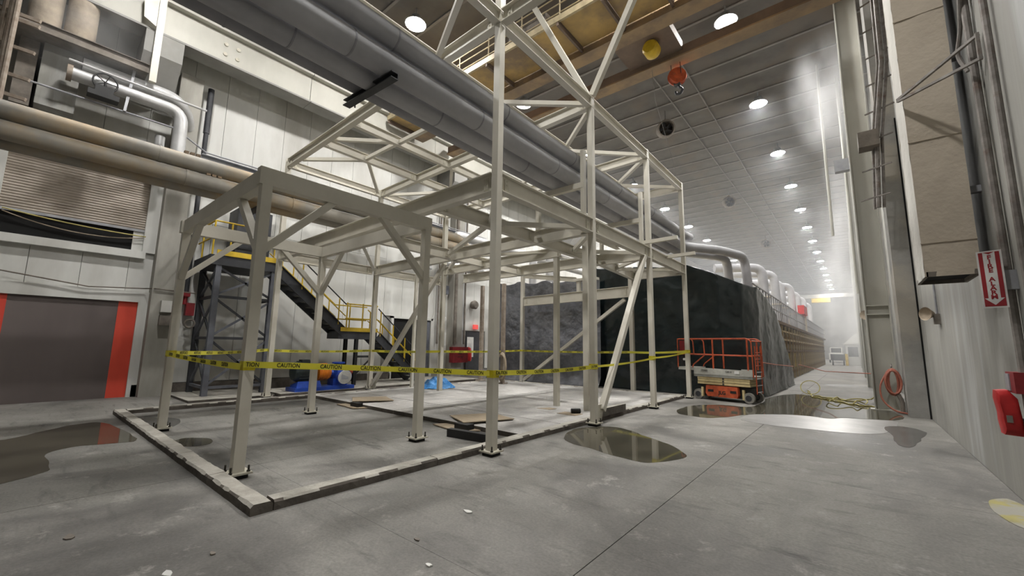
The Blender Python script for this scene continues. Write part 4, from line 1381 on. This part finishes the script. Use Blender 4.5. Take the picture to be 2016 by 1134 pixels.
for y in (.02, LW - .02):
    MB().tube(bend([(-.5, y, 1.0), (-.5, y, 1.98), (LL - .12, y, 1.98), (LL + .0, y, 1.9), (LL + .02, y, .8)], .07), R_, 8).build('guard_rail', 'lift_orange', lf, True)
    MB().tube([(-.5, y, 1.46), (LL + .02, y, 1.44)], R_, 8).build('mid_rail', 'lift_orange', lf, True)
    for x in (.72, LL - .12):
        MB().tube([(x, y, 1.0), (x, y, 1.97)], .026, 8).build('rail_post', 'lift_orange', lf, True)
    MB().tube(bend([(.0, y, 1.97), (.06, y, 1.9), (.08, y, 1.47)], .05), R_, 8).build('rail_post', 'lift_orange', lf, True)
    MB().tube(bend([(.02, y, 1.02), (.05, y, 1.12), (.46, y, 1.45)], .05), R_, 8).build('slant_rail', 'lift_orange', lf, True)
for z in (1.46, 1.97):
    MB().tube([(-.5, .02, z), (-.5, LW - .02, z)], R_, 8).build('end_rail', 'lift_orange', lf, True)
    MB().tube([(LL + .01, .02, min(z, 1.9)), (LL + .01, LW - .02, min(z, 1.9))], R_, 8).build('end_rail', 'lift_orange', lf, True)
for k in range(7):
    z = .35 + .2 * k
    MB().cyl((LL + .03, .18, z), (LL + .03, LW - .18, z), .014, n=8).build('ladder_rung', 'lift_orange' if z > 1 else 'galvanised', lf)
for y in (.18, LW - .18):
    MB().cyl((LL + .03, y, .3), (LL + .03, y, 1.75), .016, n=8).build('ladder_stile', 'lift_orange', lf)
MB().box((-.48, .1, 1.5), (-.3, .5, 1.92)).build('control_panel', 'red_dark', lf)
MB().box((-.47, .06, 1.08), (-.36, .3, 1.42)).build('document_box', 'black', lf)
MB().lathe([(.01, 0), (.04, .0), (.04, .06), (.01, .06)], (-.3, .05, 1.28), (0, 1, 0), 10).build('beacon', 'paper', lf, True)
lettering('JLG', .15, 'ink', Vector((.97, -.0235, .26)), (1, 0, 0), (0, 0, 1), lf, bold=.006)
lettering('1930ES', .075, 'ink', Vector((.42, -.0235, .94)), (1, 0, 0), (0, 0, 1), lf, bold=.002)
lettering('CAP 12', .06, 'ink', Vector((1.2, -.0235, .93)), (1, 0, 0), (0, 0, 1), lf, bold=.002)
MB().box((1.38, -.022, .88), (1.52, -.02, .97)).build('decal', 'paper', lf)
lettering('LG', .05, 'ink', Vector((1.82, -.0235, .79)), (1, 0, 0), (0, 0, 1), lf)

# ================================================================== LONG MACHINE
mc = thing('dryer_machine', 'long rusty cream process machine with railed deck beyond the tarp', 'machine', (-5, 35, 0))
MX = -2.95
MB().box((-9.5, 17.5, .3), (MX - 1.3, 64, 2.9)).build('body', 'machine_rust', mc)
MB().box((-9.2, 18, 3.1), (-4.3, 64, 4.3)).build('upper_body', 'machine_cream', mc)
MB().box((-9.8, 17.5, 2.95), (MX + .12, 66, 3.1)).build('deck', 'machine_rust', mc)
post = MB().box((MX - .05, -.05, 0), (MX + .05, .05, 2.95)).box((MX - .7, -.05, 0), (MX - .6, .05, 2.95)).box((MX - .7, -.03, 2.3), (MX, .03, 2.4)).mesh('post', 'machine_beige')
rpost = MB().box((MX + .02, -.022, 3.1), (MX + .066, .022, 4.2)).mesh('railing_post', 'galvanised')
valve = MB().box((MX - .3, -.25, 2.25), (MX - .02, .2, 2.6)).box((MX - .35, -.15, 1.65), (MX - .05, .12, 2.0)).mesh('control_box', 'machine_cream')
guard = MB().box((MX - .4, -.3, .6), (MX - .06, .3, 1.45)).mesh('guard_panel', 'yellow')
pipev = MB().cyl((MX - .25, 0, .0), (MX - .25, 0, 2.95), .09, n=10).mesh('riser_pipe', 'machine_rust')
skirt = MB().box((MX - .2, -.5, .02), (MX - .12, .5, .5)).mesh('skirt_panel', 'machine_rust')
for k in range(30):
    y = 18.6 + 1.5 * k
    o = place('post', post, mc)
    o.location.y = y
    o = place('railing_post', rpost, mc)
    o.location.y = y + .4
    o = place('railing_post', rpost, mc)
    o.location.y = y + 1.15
    if k < 26:
        o = place('control_box', valve, mc)
        o.location.y = y + .55
        o = place('riser_pipe', pipev, mc)
        o.location.y = y + .3
        o = place('skirt_panel', skirt, mc)
        o.location.y = y + .56
    if k % 2 == 1 and k < 20:
        o = place('guard_panel', guard, mc)
        o.location.y = y + .55
for z in (1.6, 2.2, 2.65):
    MB().bar((MX, 18, z), (MX, 64, z), .06, .09).build('side_rail', 'machine_rust' if z < 2 else 'machine_beige', mc)
for z in (3.6, 4.2):
    MB().bar((MX + .045, 18, z), (MX + .045, 66, z), .04, .04).build('railing', 'galvanised', mc)
for k in range(12):
    y = 19.5 + 3.6 * k
    MB().lathe([(.1, 0), (.3, .05), (.34, .3), (.2, .6), (.12, .8)], (-3.9, y, 3.1), (0, 0, 1), 14).build('valve_dome', 'machine_cream', mc, True)
for k, (y, zt) in enumerate(((25.2, 6.0), (29.6, 6.3), (32.4, 6.1), (38.2, 6.6), (43.0, 6.5), (48.5, 6.6), (55.0, 6.6))):
    e = thing('loop_pipe', '%s pale looped duct counted from the tarp on top of the machine' % NTH[k], 'pipe', (-3.5, y, 3.1), 'looped duct pipes on the machine')
    MB().tube(bend([(-5.6, y - 1.2, zt), (-3.55, y, zt), (-3.5, y, 4.3), (-3.5, y, 3.11)], .5), .23, 16).build('jacket', 'pipe_grey', e, True)
    MB().lathe([(.23, -.04), (.29, -.04), (.29, .04), (.23, .04)], (-3.5, y, 4.4), (0, 0, 1), 16).build('flange', 'machine_cream', e, True)
tag(MB().tube([(-6.2, 19, 5.2), (-6.2, 66, 5.2)], .3, 16).build('header_pipe', 'pipe_grey', None, True), 'thick grey header pipe along the top of the machine', 'pipe')
tag(MB().box((-5.6, 17.8, 4.31), (-4.4, 22.5, 4.75)).build('vent_hood', 'machine_cream'), 'cream vent hood on the machine top just behind the tarp', 'hood')
tag(MB().box((-3.1, 37.0, 4.3), (-2.7, 39.5, 4.95)).build('red_banner', 'red'), 'red cover hanging on the far machine railing', 'cover')
tag(MB().box((-3.0, 39.7, 3.1), (-2.8, 39.95, 5.1)).build('railing_column', 'steel'), 'pale upright at the end of the red cover', 'post')

# far crane, booth, cart, vehicle
fc = thing('far_crane', 'small yellow crane far down the aisle under the lamps', 'crane', (-6, 88, 10))
MB().box((XL, 92, 11.0), (XR, 92.8, 11.7)).build('girder', 'soffit', fc)
MB().box((-5.5, 91.6, 10.2), (-2.8, 93, 10.9)).build('trolley', 'yellow', fc)
bo = thing('gabled_booth', 'white gabled booth in the haze on the right of the aisle', 'booth', (.1, 62, 0))
MB().box((-.9, 62, .0), (1.2, 66, 2.4)).build('walls', 'wall_white', bo)
MB().section((.15, 61.8, 2.4), (.15, 66.2, 2.4), [(-1.25, 0), (1.25, 0), (0, 1.3)]).build('roof', 'wall_white', bo)
MB().box((-.7, 61.96, 1.0), (.2, 62.0, 2.1)).build('window_pane', 'glass_dark', bo)
ct = thing('utility_cart', 'dark cart standing in the far aisle beside the booth', 'cart', (-1.4, 62, 0))
MB().box((-2.3, 60.5, .55), (-1.0, 62.0, 1.25)).build('tub', 'dark_steel', ct)
for x in (-2.15, -1.15):
    for y in (60.7, 61.8):
        MB().lathe([(.2, -.05), (.22, 0), (.2, .05)], (x, y, .22), (1, 0, 0), 12).build('wheel', 'black', ct, True)
        MB().box((x - .03, y - .03, .3), (x + .03, y + .03, .6)).build('axle_post', 'black', ct)
tag(MB().cyl((-.85, 60.5, 0), (-.85, 60.5, 1.3), .14, n=12).build('bollard', 'yellow', None, True), 'yellow bollard between the dark cart and the booth', 'bollard')
vh = thing('service_vehicle', 'pale vehicle at the far end of the aisle', 'vehicle', (-2.2, 72, 0))
MB().box((-2.9, 72, .4), (-1.3, 76, 1.3)).box((-2.75, 72.6, 1.3), (-1.45, 75, 2.1)).build('body', 'wall_white', vh)
MB().box((-2.65, 72.58, 1.4), (-1.55, 72.6, 2.0)).build('windscreen', 'glass_dark', vh)
for x in (-2.85, -1.35):
    MB().lathe([(.3, -.08), (.33, 0), (.3, .08)], (x, 72.7, .33), (1, 0, 0), 14).build('wheel', 'black', vh, True)

# ================================================================== RIGHT WALL
hcv = thing('steel_wall_column', 'pale steel H column standing in front of the right pilaster', 'column', (.57, 16, 0))
MB().ibeam((.57, 16.0, 0), (.57, 16.0, ZC - .2), .55, .3, .03, .02, up=(1, 0, 0)).build('shaft', 'runway', hcv)
for z in (2.7, 2.95):
    MB().box((.3, 15.86, z), (.84, 16.14, z + .03)).build('stiffener', 'runway', hcv)
MB().box((.2, 15.8, 0), (.94, 16.2, .03)).build('base_plate', 'runway', hcv)
for k in range(6):
    y = 25.5 + 9 * k
    h2 = thing('steel_wall_column', '%s hazy steel H column counted from the near one on the right' % NTH[k + 1], 'column', (.57, y, 0))
    MB().ibeam((.57, y, 0), (.57, y, ZC - .2), .55, .3, .03, .02, up=(1, 0, 0)).build('shaft', 'runway', h2)

du = thing('insulated_duct', 'big beige insulated vertical duct hanging on the right wall', 'duct', (1, 7.5, 2.6))
dz = 2.58
xa, xb, ya, yb = .74, 1.22, 7.2, 8.05


def lumpy(p0, p1, z0, z1, nrm, seed):
    def fn(u, v):
        q = Vector(p0).lerp(Vector(p1), u)
        z = z0 + (z1 - z0) * v
        ed = min(u, 1 - u) * 8
        a = .012 * noise.noise(Vector((q.x * 5 + q.y * 5, z * 4, seed))) * min(1, ed)
        if min(u, 1 - u) < .04:
            a += .014 * noise.noise(Vector((seed, z * 14, u * 3)))
        return Vector((q.x, q.y, z)) + Vector(nrm) * a
    return MB().grid(fn, 14, 90)


core = MB().box((xa + .02, ya + .02, dz + .05), (xb - .02, yb - .02, 12.5))
core.build('core', 'void', du)
lumpy((xa, ya, 0), (xb, ya, 0), dz, 12.5, (0, -1, 0), 1.0).build('front_face', 'duct_beige', du, True)
lumpy((xa, yb, 0), (xa, ya, 0), dz, 12.5, (-1, 0, 0), 2.0).build('aisle_face', 'duct_white', du, True)
lumpy((xb, yb, 0), (xa, yb, 0), dz, 12.5, (0, 1, 0), 3.0).build('back_face', 'duct_beige', du, True)
rm = MB().box((xa, ya, dz), (xb, ya + .03, dz + .06)).box((xa, yb - .03, dz), (xb, yb, dz + .06)).box((xa, ya, dz), (xa + .03, yb, dz + .06)).box((xb - .03, ya, dz), (xb, yb, dz + .06))
rm.build('rim', 'clutter', du)
for z in (3.0, 4.35, 6.1):
    MB().box((xa - .004, ya - .012, z), (xb, ya - .002, z + .015)).build('seam', 'duct_beige', du)
for z in (3.6, 5.4):
    MB().box((xb - .02, ya + .1, z), (XR + .01, ya + .2, z + .08)).build('wall_bracket', 'galvanised', du)

# conduits on the right wall
tag(MB().tube([(1.28, 6.5, .02), (1.28, 6.52, 2.2), (1.28, 6.6, 5.4), (1.28, 6.6, 12.5)], .035, 8).build('wall_conduit', 'conduit', None, True),
    'rusty conduit on the right wall behind the fire alarm sign', 'conduit')
tag(MB().tube([(1.28, 5.95, 0.3), (1.28, 5.95, 12.5)], .03, 8).build('wall_conduit', 'conduit', None, True), 'rusty conduit by the right edge door', 'conduit')
tag(MB().tube(bend([(1.26, 6.75, 4.9), (1.2, 6.8, 5.15), (1.24, 6.7, 5.4), (1.24, 6.55, 5.7), (1.24, 6.2, 6.3)], .1), .022, 8).build('wall_conduit', 'conduit', None, True),
    'bent thin conduit beside the top of the beige duct', 'conduit')
rb = thing('duct_tie_rod', 'square rod frame tying the beige duct to the wall', 'bracket', (1, 6.9, 5))
MB().bar((.68, 7.12, 4.95), (1.3, 6.35, 5.1), .03, .03).build('rod', 'conduit', rb)
MB().bar((.68, 7.12, 4.93), (1.3, 6.35, 4.82), .03, .03).build('rod', 'conduit', rb)
MB().bar((1.29, 6.35, 5.12), (1.29, 6.35, 4.8), .03, .03).build('link', 'conduit', rb)
cb = thing('conduit_bundle', 'crusted bundle of conduits with ties rising beside the pilaster', 'conduit', (1.0, 13, 6))
for k, (dx, dy, r) in enumerate(((0, 0, .05), (.1, .06, .035), (-.07, .1, .03))):
    MB().tube([(.72 + dx, 13.4 + dy, 5.2), (.82 + dx, 13.2 + dy, 7.0), (1.05 + dx, 13.0 + dy, 8.8), (1.12 + dx, 13.0 + dy, 13.2)], r, 8).build('conduit', 'conduit', cb, True)
for k in range(9):
    z = 5.4 + .75 * k
    xx = .72 + .4 * min(1, (z - 5.2) / 3.6)
    MB().bar((xx - .35, 13.3, z), (xx + .2, 13.1, z + .05), .03, .03).build('tie', 'conduit', cb)
MB().box((.45, 13.0, 6.7), (.85, 13.4, 7.1)).build('junction', 'clutter', cb)
tag(MB().box((.96, 13.0, 3.0), (1.32, 13.3, 13.0)).build('cable_trunk', 'pilaster'), 'grey vertical trunking behind the beige duct', 'trunking') if False else None
for k, (x, y, z0, lab) in enumerate(((-.35, 20.5, 6.2, 'thin hanging pipe in the steam, nearest the lamps'), (.25, 22.0, 4.0, 'thin hanging pipe in the steam, nearest the wall'))):
    tag(MB().cyl((x, y, z0), (x, y, ZC + .02), .05, n=8).build('hanging_pipe', 'runway', None, True), lab, 'pipe')
tag(MB().box((-.1, 21.0, 9.0), (.6, 21.3, 9.5)).build('wall_tray', 'galvanised'), 'hazy cable tray box high by the right wall', 'tray')

# horn on the wall and far copy
hn = thing('wall_horn', 'round beige alarm horn on the right wall below the duct', 'horn', (1.25, 11.6, 2.4))
MB().lathe([(.04, 0), (.07, .04), (.12, .14), (.135, .16), (.12, .13), (.02, .07)], (1.25, 11.7, 2.4), (-.75, -.6, .05), 18).build('bell', 'hose_tan', hn, True)
MB().box((1.24, 11.58, 2.2), (1.33, 11.72, 2.4)).build('mount', 'clutter', hn)
MB().cyl((1.3, 11.65, 2.3), (1.3, 11.65, 4.5), .02, n=6).build('conduit', 'galvanised', hn)
h3 = thing('wall_horn', 'far round horn on the hazy right wall', 'horn', (.8, 26, 3.0))
MB().lathe([(.05, 0), (.14, .08), (.22, .25), (.05, .15)], (.55, 25.2, 3.3), (-.3, -.9, 0), 16).build('bell', 'hose_tan', h3, True)

# fire alarm sign on the conduit, facing the aisle
sg = thing('fire_alarm_sign', 'white and red vertical fire alarm sign with down arrow', 'sign', (1.15, 6.5, 2.4))
so = Vector((1.155, 6.45, 2.415))
sr = Vector((.93, -.37, 0)).normalized()
su = Vector((0, 0, 1))
sn = sr.cross(su).normalized()


def sgp(a, b, d):
    return so + sr * a + su * b + sn * d


def splate(pts, d0, t, mt_, nm):
    b_ = MB()
    p = [sgp(x, y, d0) for x, y in pts]
    b_.plate(p, t)
    b_.build(nm, mt_, sg)


splate([(-.09, -.3), (.09, -.3), (.09, .3), (-.09, .3)], 0, .006, 'sign_white', 'board')
splate([(-.075, -.285), (.075, -.285), (.075, .285), (-.075, .285)], .0065, .0015, 'sign_red', 'red_field')
splate([(-.043, .285), (0, .262), (.043, .285), (.043, -.2), (.07, -.2), (0, -.272), (-.07, -.2), (-.043, -.2)], .0085, .001, 'sign_white', 'arrow')
for k, ch in enumerate('FIRE ALARM'):
    if ch != ' ':
        lettering(ch, .062, 'sign_red', sgp(0, .228 - .0465 * k, .0105), sr, su, sg, bold=.002, sx=1.05)
MB().box((1.2, 6.46, 2.3), (1.33, 6.54, 2.5)).build('bracket', 'galvanised', sg)

# extinguisher in red cover, right edge
ec = thing('extinguisher_cover', 'red fabric covered extinguisher on the right wall by the door', 'extinguisher', (1.15, 6.6, .8))
cx_, cy_ = 1.18, 6.62
EXT = [(1.082, 1.268), (1.163, 1.279), (1.22, 1.194), (1.235, .982), (1.24, .824), (1.1, .834), (1.089, .966), (1.093, 1.038), (1.082, 1.109), (1.075, 1.19)]
cen = (sum(p[0] for p in EXT) / len(EXT), sum(p[1] for p in EXT) / len(EXT))
rings = []
for (yo, sc) in ((6.5, .72), (6.515, .9), (6.54, 1.0), (6.68, 1.0), (6.71, .9)):
    rings.append([(cen[0] + (x - cen[0]) * sc, yo + .01 * math.sin(k * 2.1), cen[1] + (z - cen[1]) * sc) for k, (x, z) in enumerate(EXT)])
cv = MB()
nE = len(EXT)
cv.add([p for ring_ in rings for p in ring_],
       [(a * nE + k, a * nE + (k + 1) % nE, (a + 1) * nE + (k + 1) % nE, (a + 1) * nE + k) for a in range(4) for k in range(nE)] +
       [tuple(range(nE)), tuple(4 * nE + k for k in range(nE - 1, -1, -1))])
cv.build('cover', 'red', ec, True)
MB().box((1.2, 6.56, .9), (XR + .005, 6.64, 1.0)).build('wall_bracket', 'galvanised', ec)
MB().box((1.12, 6.488, .96), (1.16, 6.494, 1.03)).build('label_patch', 'clutter', ec)
pb = thing('pull_station', 'dark red pull station box above the covered extinguisher', 'box', (1.25, 6.6, 1.35))
MB().box((1.2, 6.45, 1.25), (1.33, 6.75, 1.46)).build('case', 'red_dark', pb)
MB().box((1.19, 6.6, 1.27), (1.2, 6.74, 1.44)).build('cover_plate', 'galvanised', pb)

# red hose coil on the steel column, yellow hose on the floor
hz = thing('red_hose', 'red hose coiled on a hook of the steel wall column', 'hose', (.7, 15.4, .7))
coil = []
for k in range(7 * 18):
    a = 2 * math.pi * k / 18
    w = k / (7 * 18)
    coil.append((.72 + (.13 + .04 * math.sin(w * 9)) * math.sin(a), 15.55 - .12 * w, .82 + (.36 - .06 * w) * math.cos(a) + .0))
MB().tube(coil, .022, 8).build('coil', 'hose_red', hz, True)
MB().tube(bend([(.62, 15.5, 1.1), (.42, 15.45, .7), (.45, 15.4, .3), (.7, 15.3, .06), (.95, 15.3, .03)], .2), .022, 8).build('loose_loop', 'hose_red', hz, True)
MB().tube(bend([(.8, 15.5, .5), (.86, 15.45, .3), (.85, 15.4, .05)], .05), .05, 8).build('nozzle_end', 'clutter', hz, True)
MB().tube([(.72, 15.6, 1.22), (.72, 15.75, 1.3)], .02, 6).build('hook', 'conduit', hz, True)


def squiggle(p, n, amp, seed, z=.02):
    out = []
    P2 = [Vector(q) for q in p]
    for k in range(n + 1):
        t = k / n * (len(P2) - 1)
        i = min(int(t), len(P2) - 2)
        q = P2[i].lerp(P2[i + 1], t - i)
        q.x += amp * noise.noise(Vector((k * .35, seed, 0)))
        q.y += amp * 2.0 * noise.noise(Vector((k * .35, seed, 5)))
        q.z = max(q.z, z)
        out.append(q)
    return out


yh = thing('yellow_hose', 'tangled yellow hose lying on the wet floor by the steel column', 'hose', (-.3, 17, 0))
MB().tube(squiggle([(-1.64, 20.9, 0), (-1.3, 18.3, 0), (-.7, 17.5, 0), (-.05, 16.6, 0), (.72, 16.5, 0)], 50, .12, 1.0, .02), .018, 6).build('strand', 'hose_yellow', yh, True)
MB().tube(squiggle([(-1.3, 18.9, 0), (-.26, 17.9, 0), (.3, 17.6, .15), (.6, 16.4, .8)], 40, .12, 4.0, .022), .018, 6).build('strand', 'hose_yellow', yh, True)
lo = [(-.35 + .45 * math.cos(a) + .1 * math.sin(3 * a), 17.0 + .55 * math.sin(a), .03 + .12 * abs(math.sin(2 * a))) for a in [2 * math.pi * k / 30 for k in range(30)]]
MB().tube(lo, .018, 6, True).build('loop', 'hose_yellow', yh, True)
lo = [(-1.45 + .3 * math.cos(a), 19.6 + .2 * math.sin(a), .25 + .24 * math.sin(a)) for a in [2 * math.pi * k / 20 for k in range(20)]]
MB().tube(lo, .016, 6, True).build('loop', 'hose_yellow', yh, True)
tag(MB().tube([(-2.36, 14.75, 1.27), (-2.2, 17.5, 1.12), (-2.05, 20.8, .98)], .016, 6).build('red_rope', 'hose_red', None, True), 'red rope tied from the lift rail along the tarp', 'rope')
tag(MB().tube([(-2.2, 24.6, .95), (-1.0, 21.0, .82), (.4, 16.1, 1.0)], .016, 6).build('red_rope', 'hose_red', None, True), 'red rope stretched across the aisle to the steel column', 'rope')

tag(MB().tube([(-4.65, 12.95, 11.1), (-4.62, 13.1, 10.0), (-4.42, 14.6, 7.56)], .008, 5).build('guy_rope', 'rib', None, True), 'thin rope hanging from the crane down to the farthest front column', 'rope')
# ================================================================== LOOSE THINGS
w1_ = thing('plywood_stack', 'plywood sheets propped over the pad edge between small frame and pump', 'plywood', (-10.4, 6.2, 0))
MB().plate([(-10.9, 5.8, .01), (-9.9, 5.7, .01), (-9.7, 6.05, .01), (-10.75, 6.15, .01)], .02).build('lower_sheet', 'wood', w1_)
MB().plate([(-11.2, 6.4, .115), (-10.3, 5.9, .132), (-9.9, 6.9, .104), (-10.9, 7.3, .088)], .016).build('upper_sheet', 'wood', w1_)
MB().box((-10.3, 5.85, .03), (-9.95, 6.0, .13)).build('packer', 'black', w1_)
w2_ = thing('plywood_stack', 'plywood sheets propped over the pad edge behind the tall column', 'plywood', (-6.3, 6.1, 0))
MB().plate([(-6.85, 5.75, .01), (-5.95, 5.6, .01), (-5.7, 5.98, .01), (-6.7, 6.05, .01)], .02).build('lower_sheet', 'wood', w2_)
MB().plate([(-6.95, 6.3, .115), (-6.05, 5.85, .132), (-5.7, 7.0, .104), (-6.6, 7.3, .09)], .016).build('upper_sheet', 'wood', w2_)
MB().box((-6.2, 5.75, .03), (-5.85, 5.95, .13)).build('packer', 'black', w2_)
tag(MB().section((-5.85, 5.3, .07), (-4.85, 5.42, .07), [(-.06, -.07), (.06, -.07), (.06, .07), (-.06, .07), (-.06, .055), (.045, .055), (.045, -.055), (-.06, -.055)]).build('steel_offcut', 'black'),
    'short black steel channel offcut lying beside the tall column', 'offcut')
tag(MB().lathe([(.045, 0), (.055, .01), (.055, .22), (.045, .23)], (-5.32, 8.66, .145), (.68, .6, 0), 14).build('roll', 'black', None, True), 'small black roll lying on a wood scrap by the braced column', 'roll')
tag(MB().box((-5.55, 8.4, .086), (-5.05, 8.75, .092)).build('wood_scrap', 'wood'), 'thin wood scrap under the small black roll', 'scrap')
tag(MB().prism([(-6.35, 8.7), (-5.98, 8.75), (-5.95, 9.0), (-6.2, 9.05)], .086, .092).build('wood_scrap', 'wood'), 'thin wood scrap lying beside the inner post', 'scrap')
for k, (x, y, h, lab) in enumerate(((-11.5, 13.3, 4.3, 'rusty upright post carrying the tan hose coil'), (-13.2, 13.75, 4.4, 'rusty upright post left of the tan hose coil'))):
    p_ = thing('rusty_post', lab, 'post', (x, y, 0))
    MB().box((x - .07, y - .07, .086 if x > -12.9 else .001), (x + .07, y + .07, h)).build('shaft', 'rust_post', p_)
    MB().box((x - .16, y - .16, .085 if x > -12.9 else .0), (x + .16, y + .16, .12)).build('foot', 'rust_post', p_)
tc_ = []
for k in range(5 * 20):
    a = 2 * math.pi * k / 20
    w = k / 100
    tc_.append((-11.42 + .24 * math.sin(a) + .05 * w, 13.15 - .12 * w, .78 + (.58 - .1 * w) * math.cos(a)))
tag(MB().tube(tc_, .03, 8).build('hose_coil', 'hose_tan', None, True), 'tan hose coil hanging on the rusty post', 'hose')
for k, (x, y, s_, r_) in enumerate(((-3.1, 3.1, .05, .4), (-3.0, 2.4, .03, 1.2), (-3.9, .9, .05, 2.0), (-4.0, 1.2, .03, .7), (-2.6, 2.2, .03, 2.6), (-5.2, .5, .06, .3))):
    q = [(x + s_ * math.cos(r_ + a) * (1 + .4 * math.sin(3 * a)), y + s_ * .6 * math.sin(r_ + a)) for a in [2 * math.pi * i / 7 for i in range(7)]]
    tag(MB().prism(q, .001, .012).build('debris_chip', 'paper' if k % 2 == 0 else 'clutter'),
        ['white chip on the floor in front of the kerb', 'small grey chip right of the kerb corner', 'pale chip at the lower left floor', 'small dark chip at the lower left floor', 'white chip nearest the floor joint', 'dark crumb near the left bottom edge'][k], 'debris')

# ================================================================== HAZE AND STEAM
def volume_mat(name, density, color=(.9, .93, .96), aniso=.2):
    mt = bpy.data.materials.new(name)
    mt.use_nodes = True
    n_, l_ = mt.node_tree.nodes, mt.node_tree.links
    n_.clear()
    out = n_.new('ShaderNodeOutputMaterial')
    vsn = n_.new('ShaderNodeVolumeScatter')
    vsn.inputs['Color'].default_value = (*color, 1)
    vsn.inputs['Density'].default_value = density
    vsn.inputs['Anisotropy'].default_value = aniso
    l_.new(vsn.outputs[0], out.inputs['Volume'])
    MATS[name] = mt
    return mt, vsn, n_, l_


volume_mat('haze_far', .0085, (.60, .62, .65))
tag(MB().box((XL + .05, 20, .01), (XR - .02, Y1 - .3, ZC - .08)).build('haze', 'haze_far'),
    'grey haze thickening towards the far end of the hall', 'haze', kind='stuff')


def steam(center, radii, density, seed, label, nscale=2.2, thr=(.36, .74)):
    mt, vsn, n_, l_ = volume_mat('steam_%d' % seed, density, (.78, .80, .83), 0.0)
    tc = n_.new('ShaderNodeTexCoord')
    ln = n_.new('ShaderNodeVectorMath')
    ln.operation = 'LENGTH'
    l_.new(tc.outputs['Object'], ln.inputs[0])
    mr = n_.new('ShaderNodeMapRange')
    mr.interpolation_type = 'SMOOTHSTEP'
    mr.inputs['From Min'].default_value = 1.0
    mr.inputs['From Max'].default_value = .25
    l_.new(ln.outputs['Value'], mr.inputs['Value'])
    nz = n_.new('ShaderNodeTexNoise')
    nz.noise_dimensions = '4D'
    nz.inputs['W'].default_value = seed * 1.7
    nz.inputs['Scale'].default_value = nscale
    nz.inputs['Detail'].default_value = 3
    l_.new(tc.outputs['Object'], nz.inputs['Vector'])
    m2 = n_.new('ShaderNodeMapRange')
    m2.inputs['From Min'].default_value = thr[0]
    m2.inputs['From Max'].default_value = thr[1]
    l_.new(nz.outputs['Fac'], m2.inputs['Value'])
    mu = n_.new('ShaderNodeMath')
    mu.operation = 'MULTIPLY'
    l_.new(mr.outputs[0], mu.inputs[0])
    l_.new(m2.outputs[0], mu.inputs[1])
    m3 = n_.new('ShaderNodeMath')
    m3.operation = 'MULTIPLY'
    m3.inputs[1].default_value = density
    l_.new(mu.outputs[0], m3.inputs[0])
    l_.new(m3.outputs[0], vsn.inputs['Density'])
    pr = [(max(.001, math.sin(math.pi * i / 12)), -math.cos(math.pi * i / 12)) for i in range(13)]
    o = MB().lathe(pr, (0, 0, 0), (0, 0, 1), 20).build('steam_cloud', 'steam_%d' % seed)
    o.location = center
    o.scale = radii
    tag(o, label, 'steam', None, kind='stuff')


steam((.0, 18.0, 10.9), (1.5, 3.0, 2.6), .7, 1, 'white steam cloud drifting under the ceiling beside the right conduits')
steam((.1, 27.0, 7.5), (1.5, 6.0, 6.0), .2, 2, 'tall pale steam plume rising along the right wall')
steam((-15.3, .4, 9.7), (1.2, 1.8, 1.7), .5, 4, 'thin steam drifting over the mezzanine edge at the upper left')
steam((-.2, 46.0, 5.0), (2.4, 16.0, 8.0), .09, 3, 'broad steam bank filling the far aisle')
scene.cycles.volume_step_rate = 2.0
scene.cycles.volume_max_steps = 128
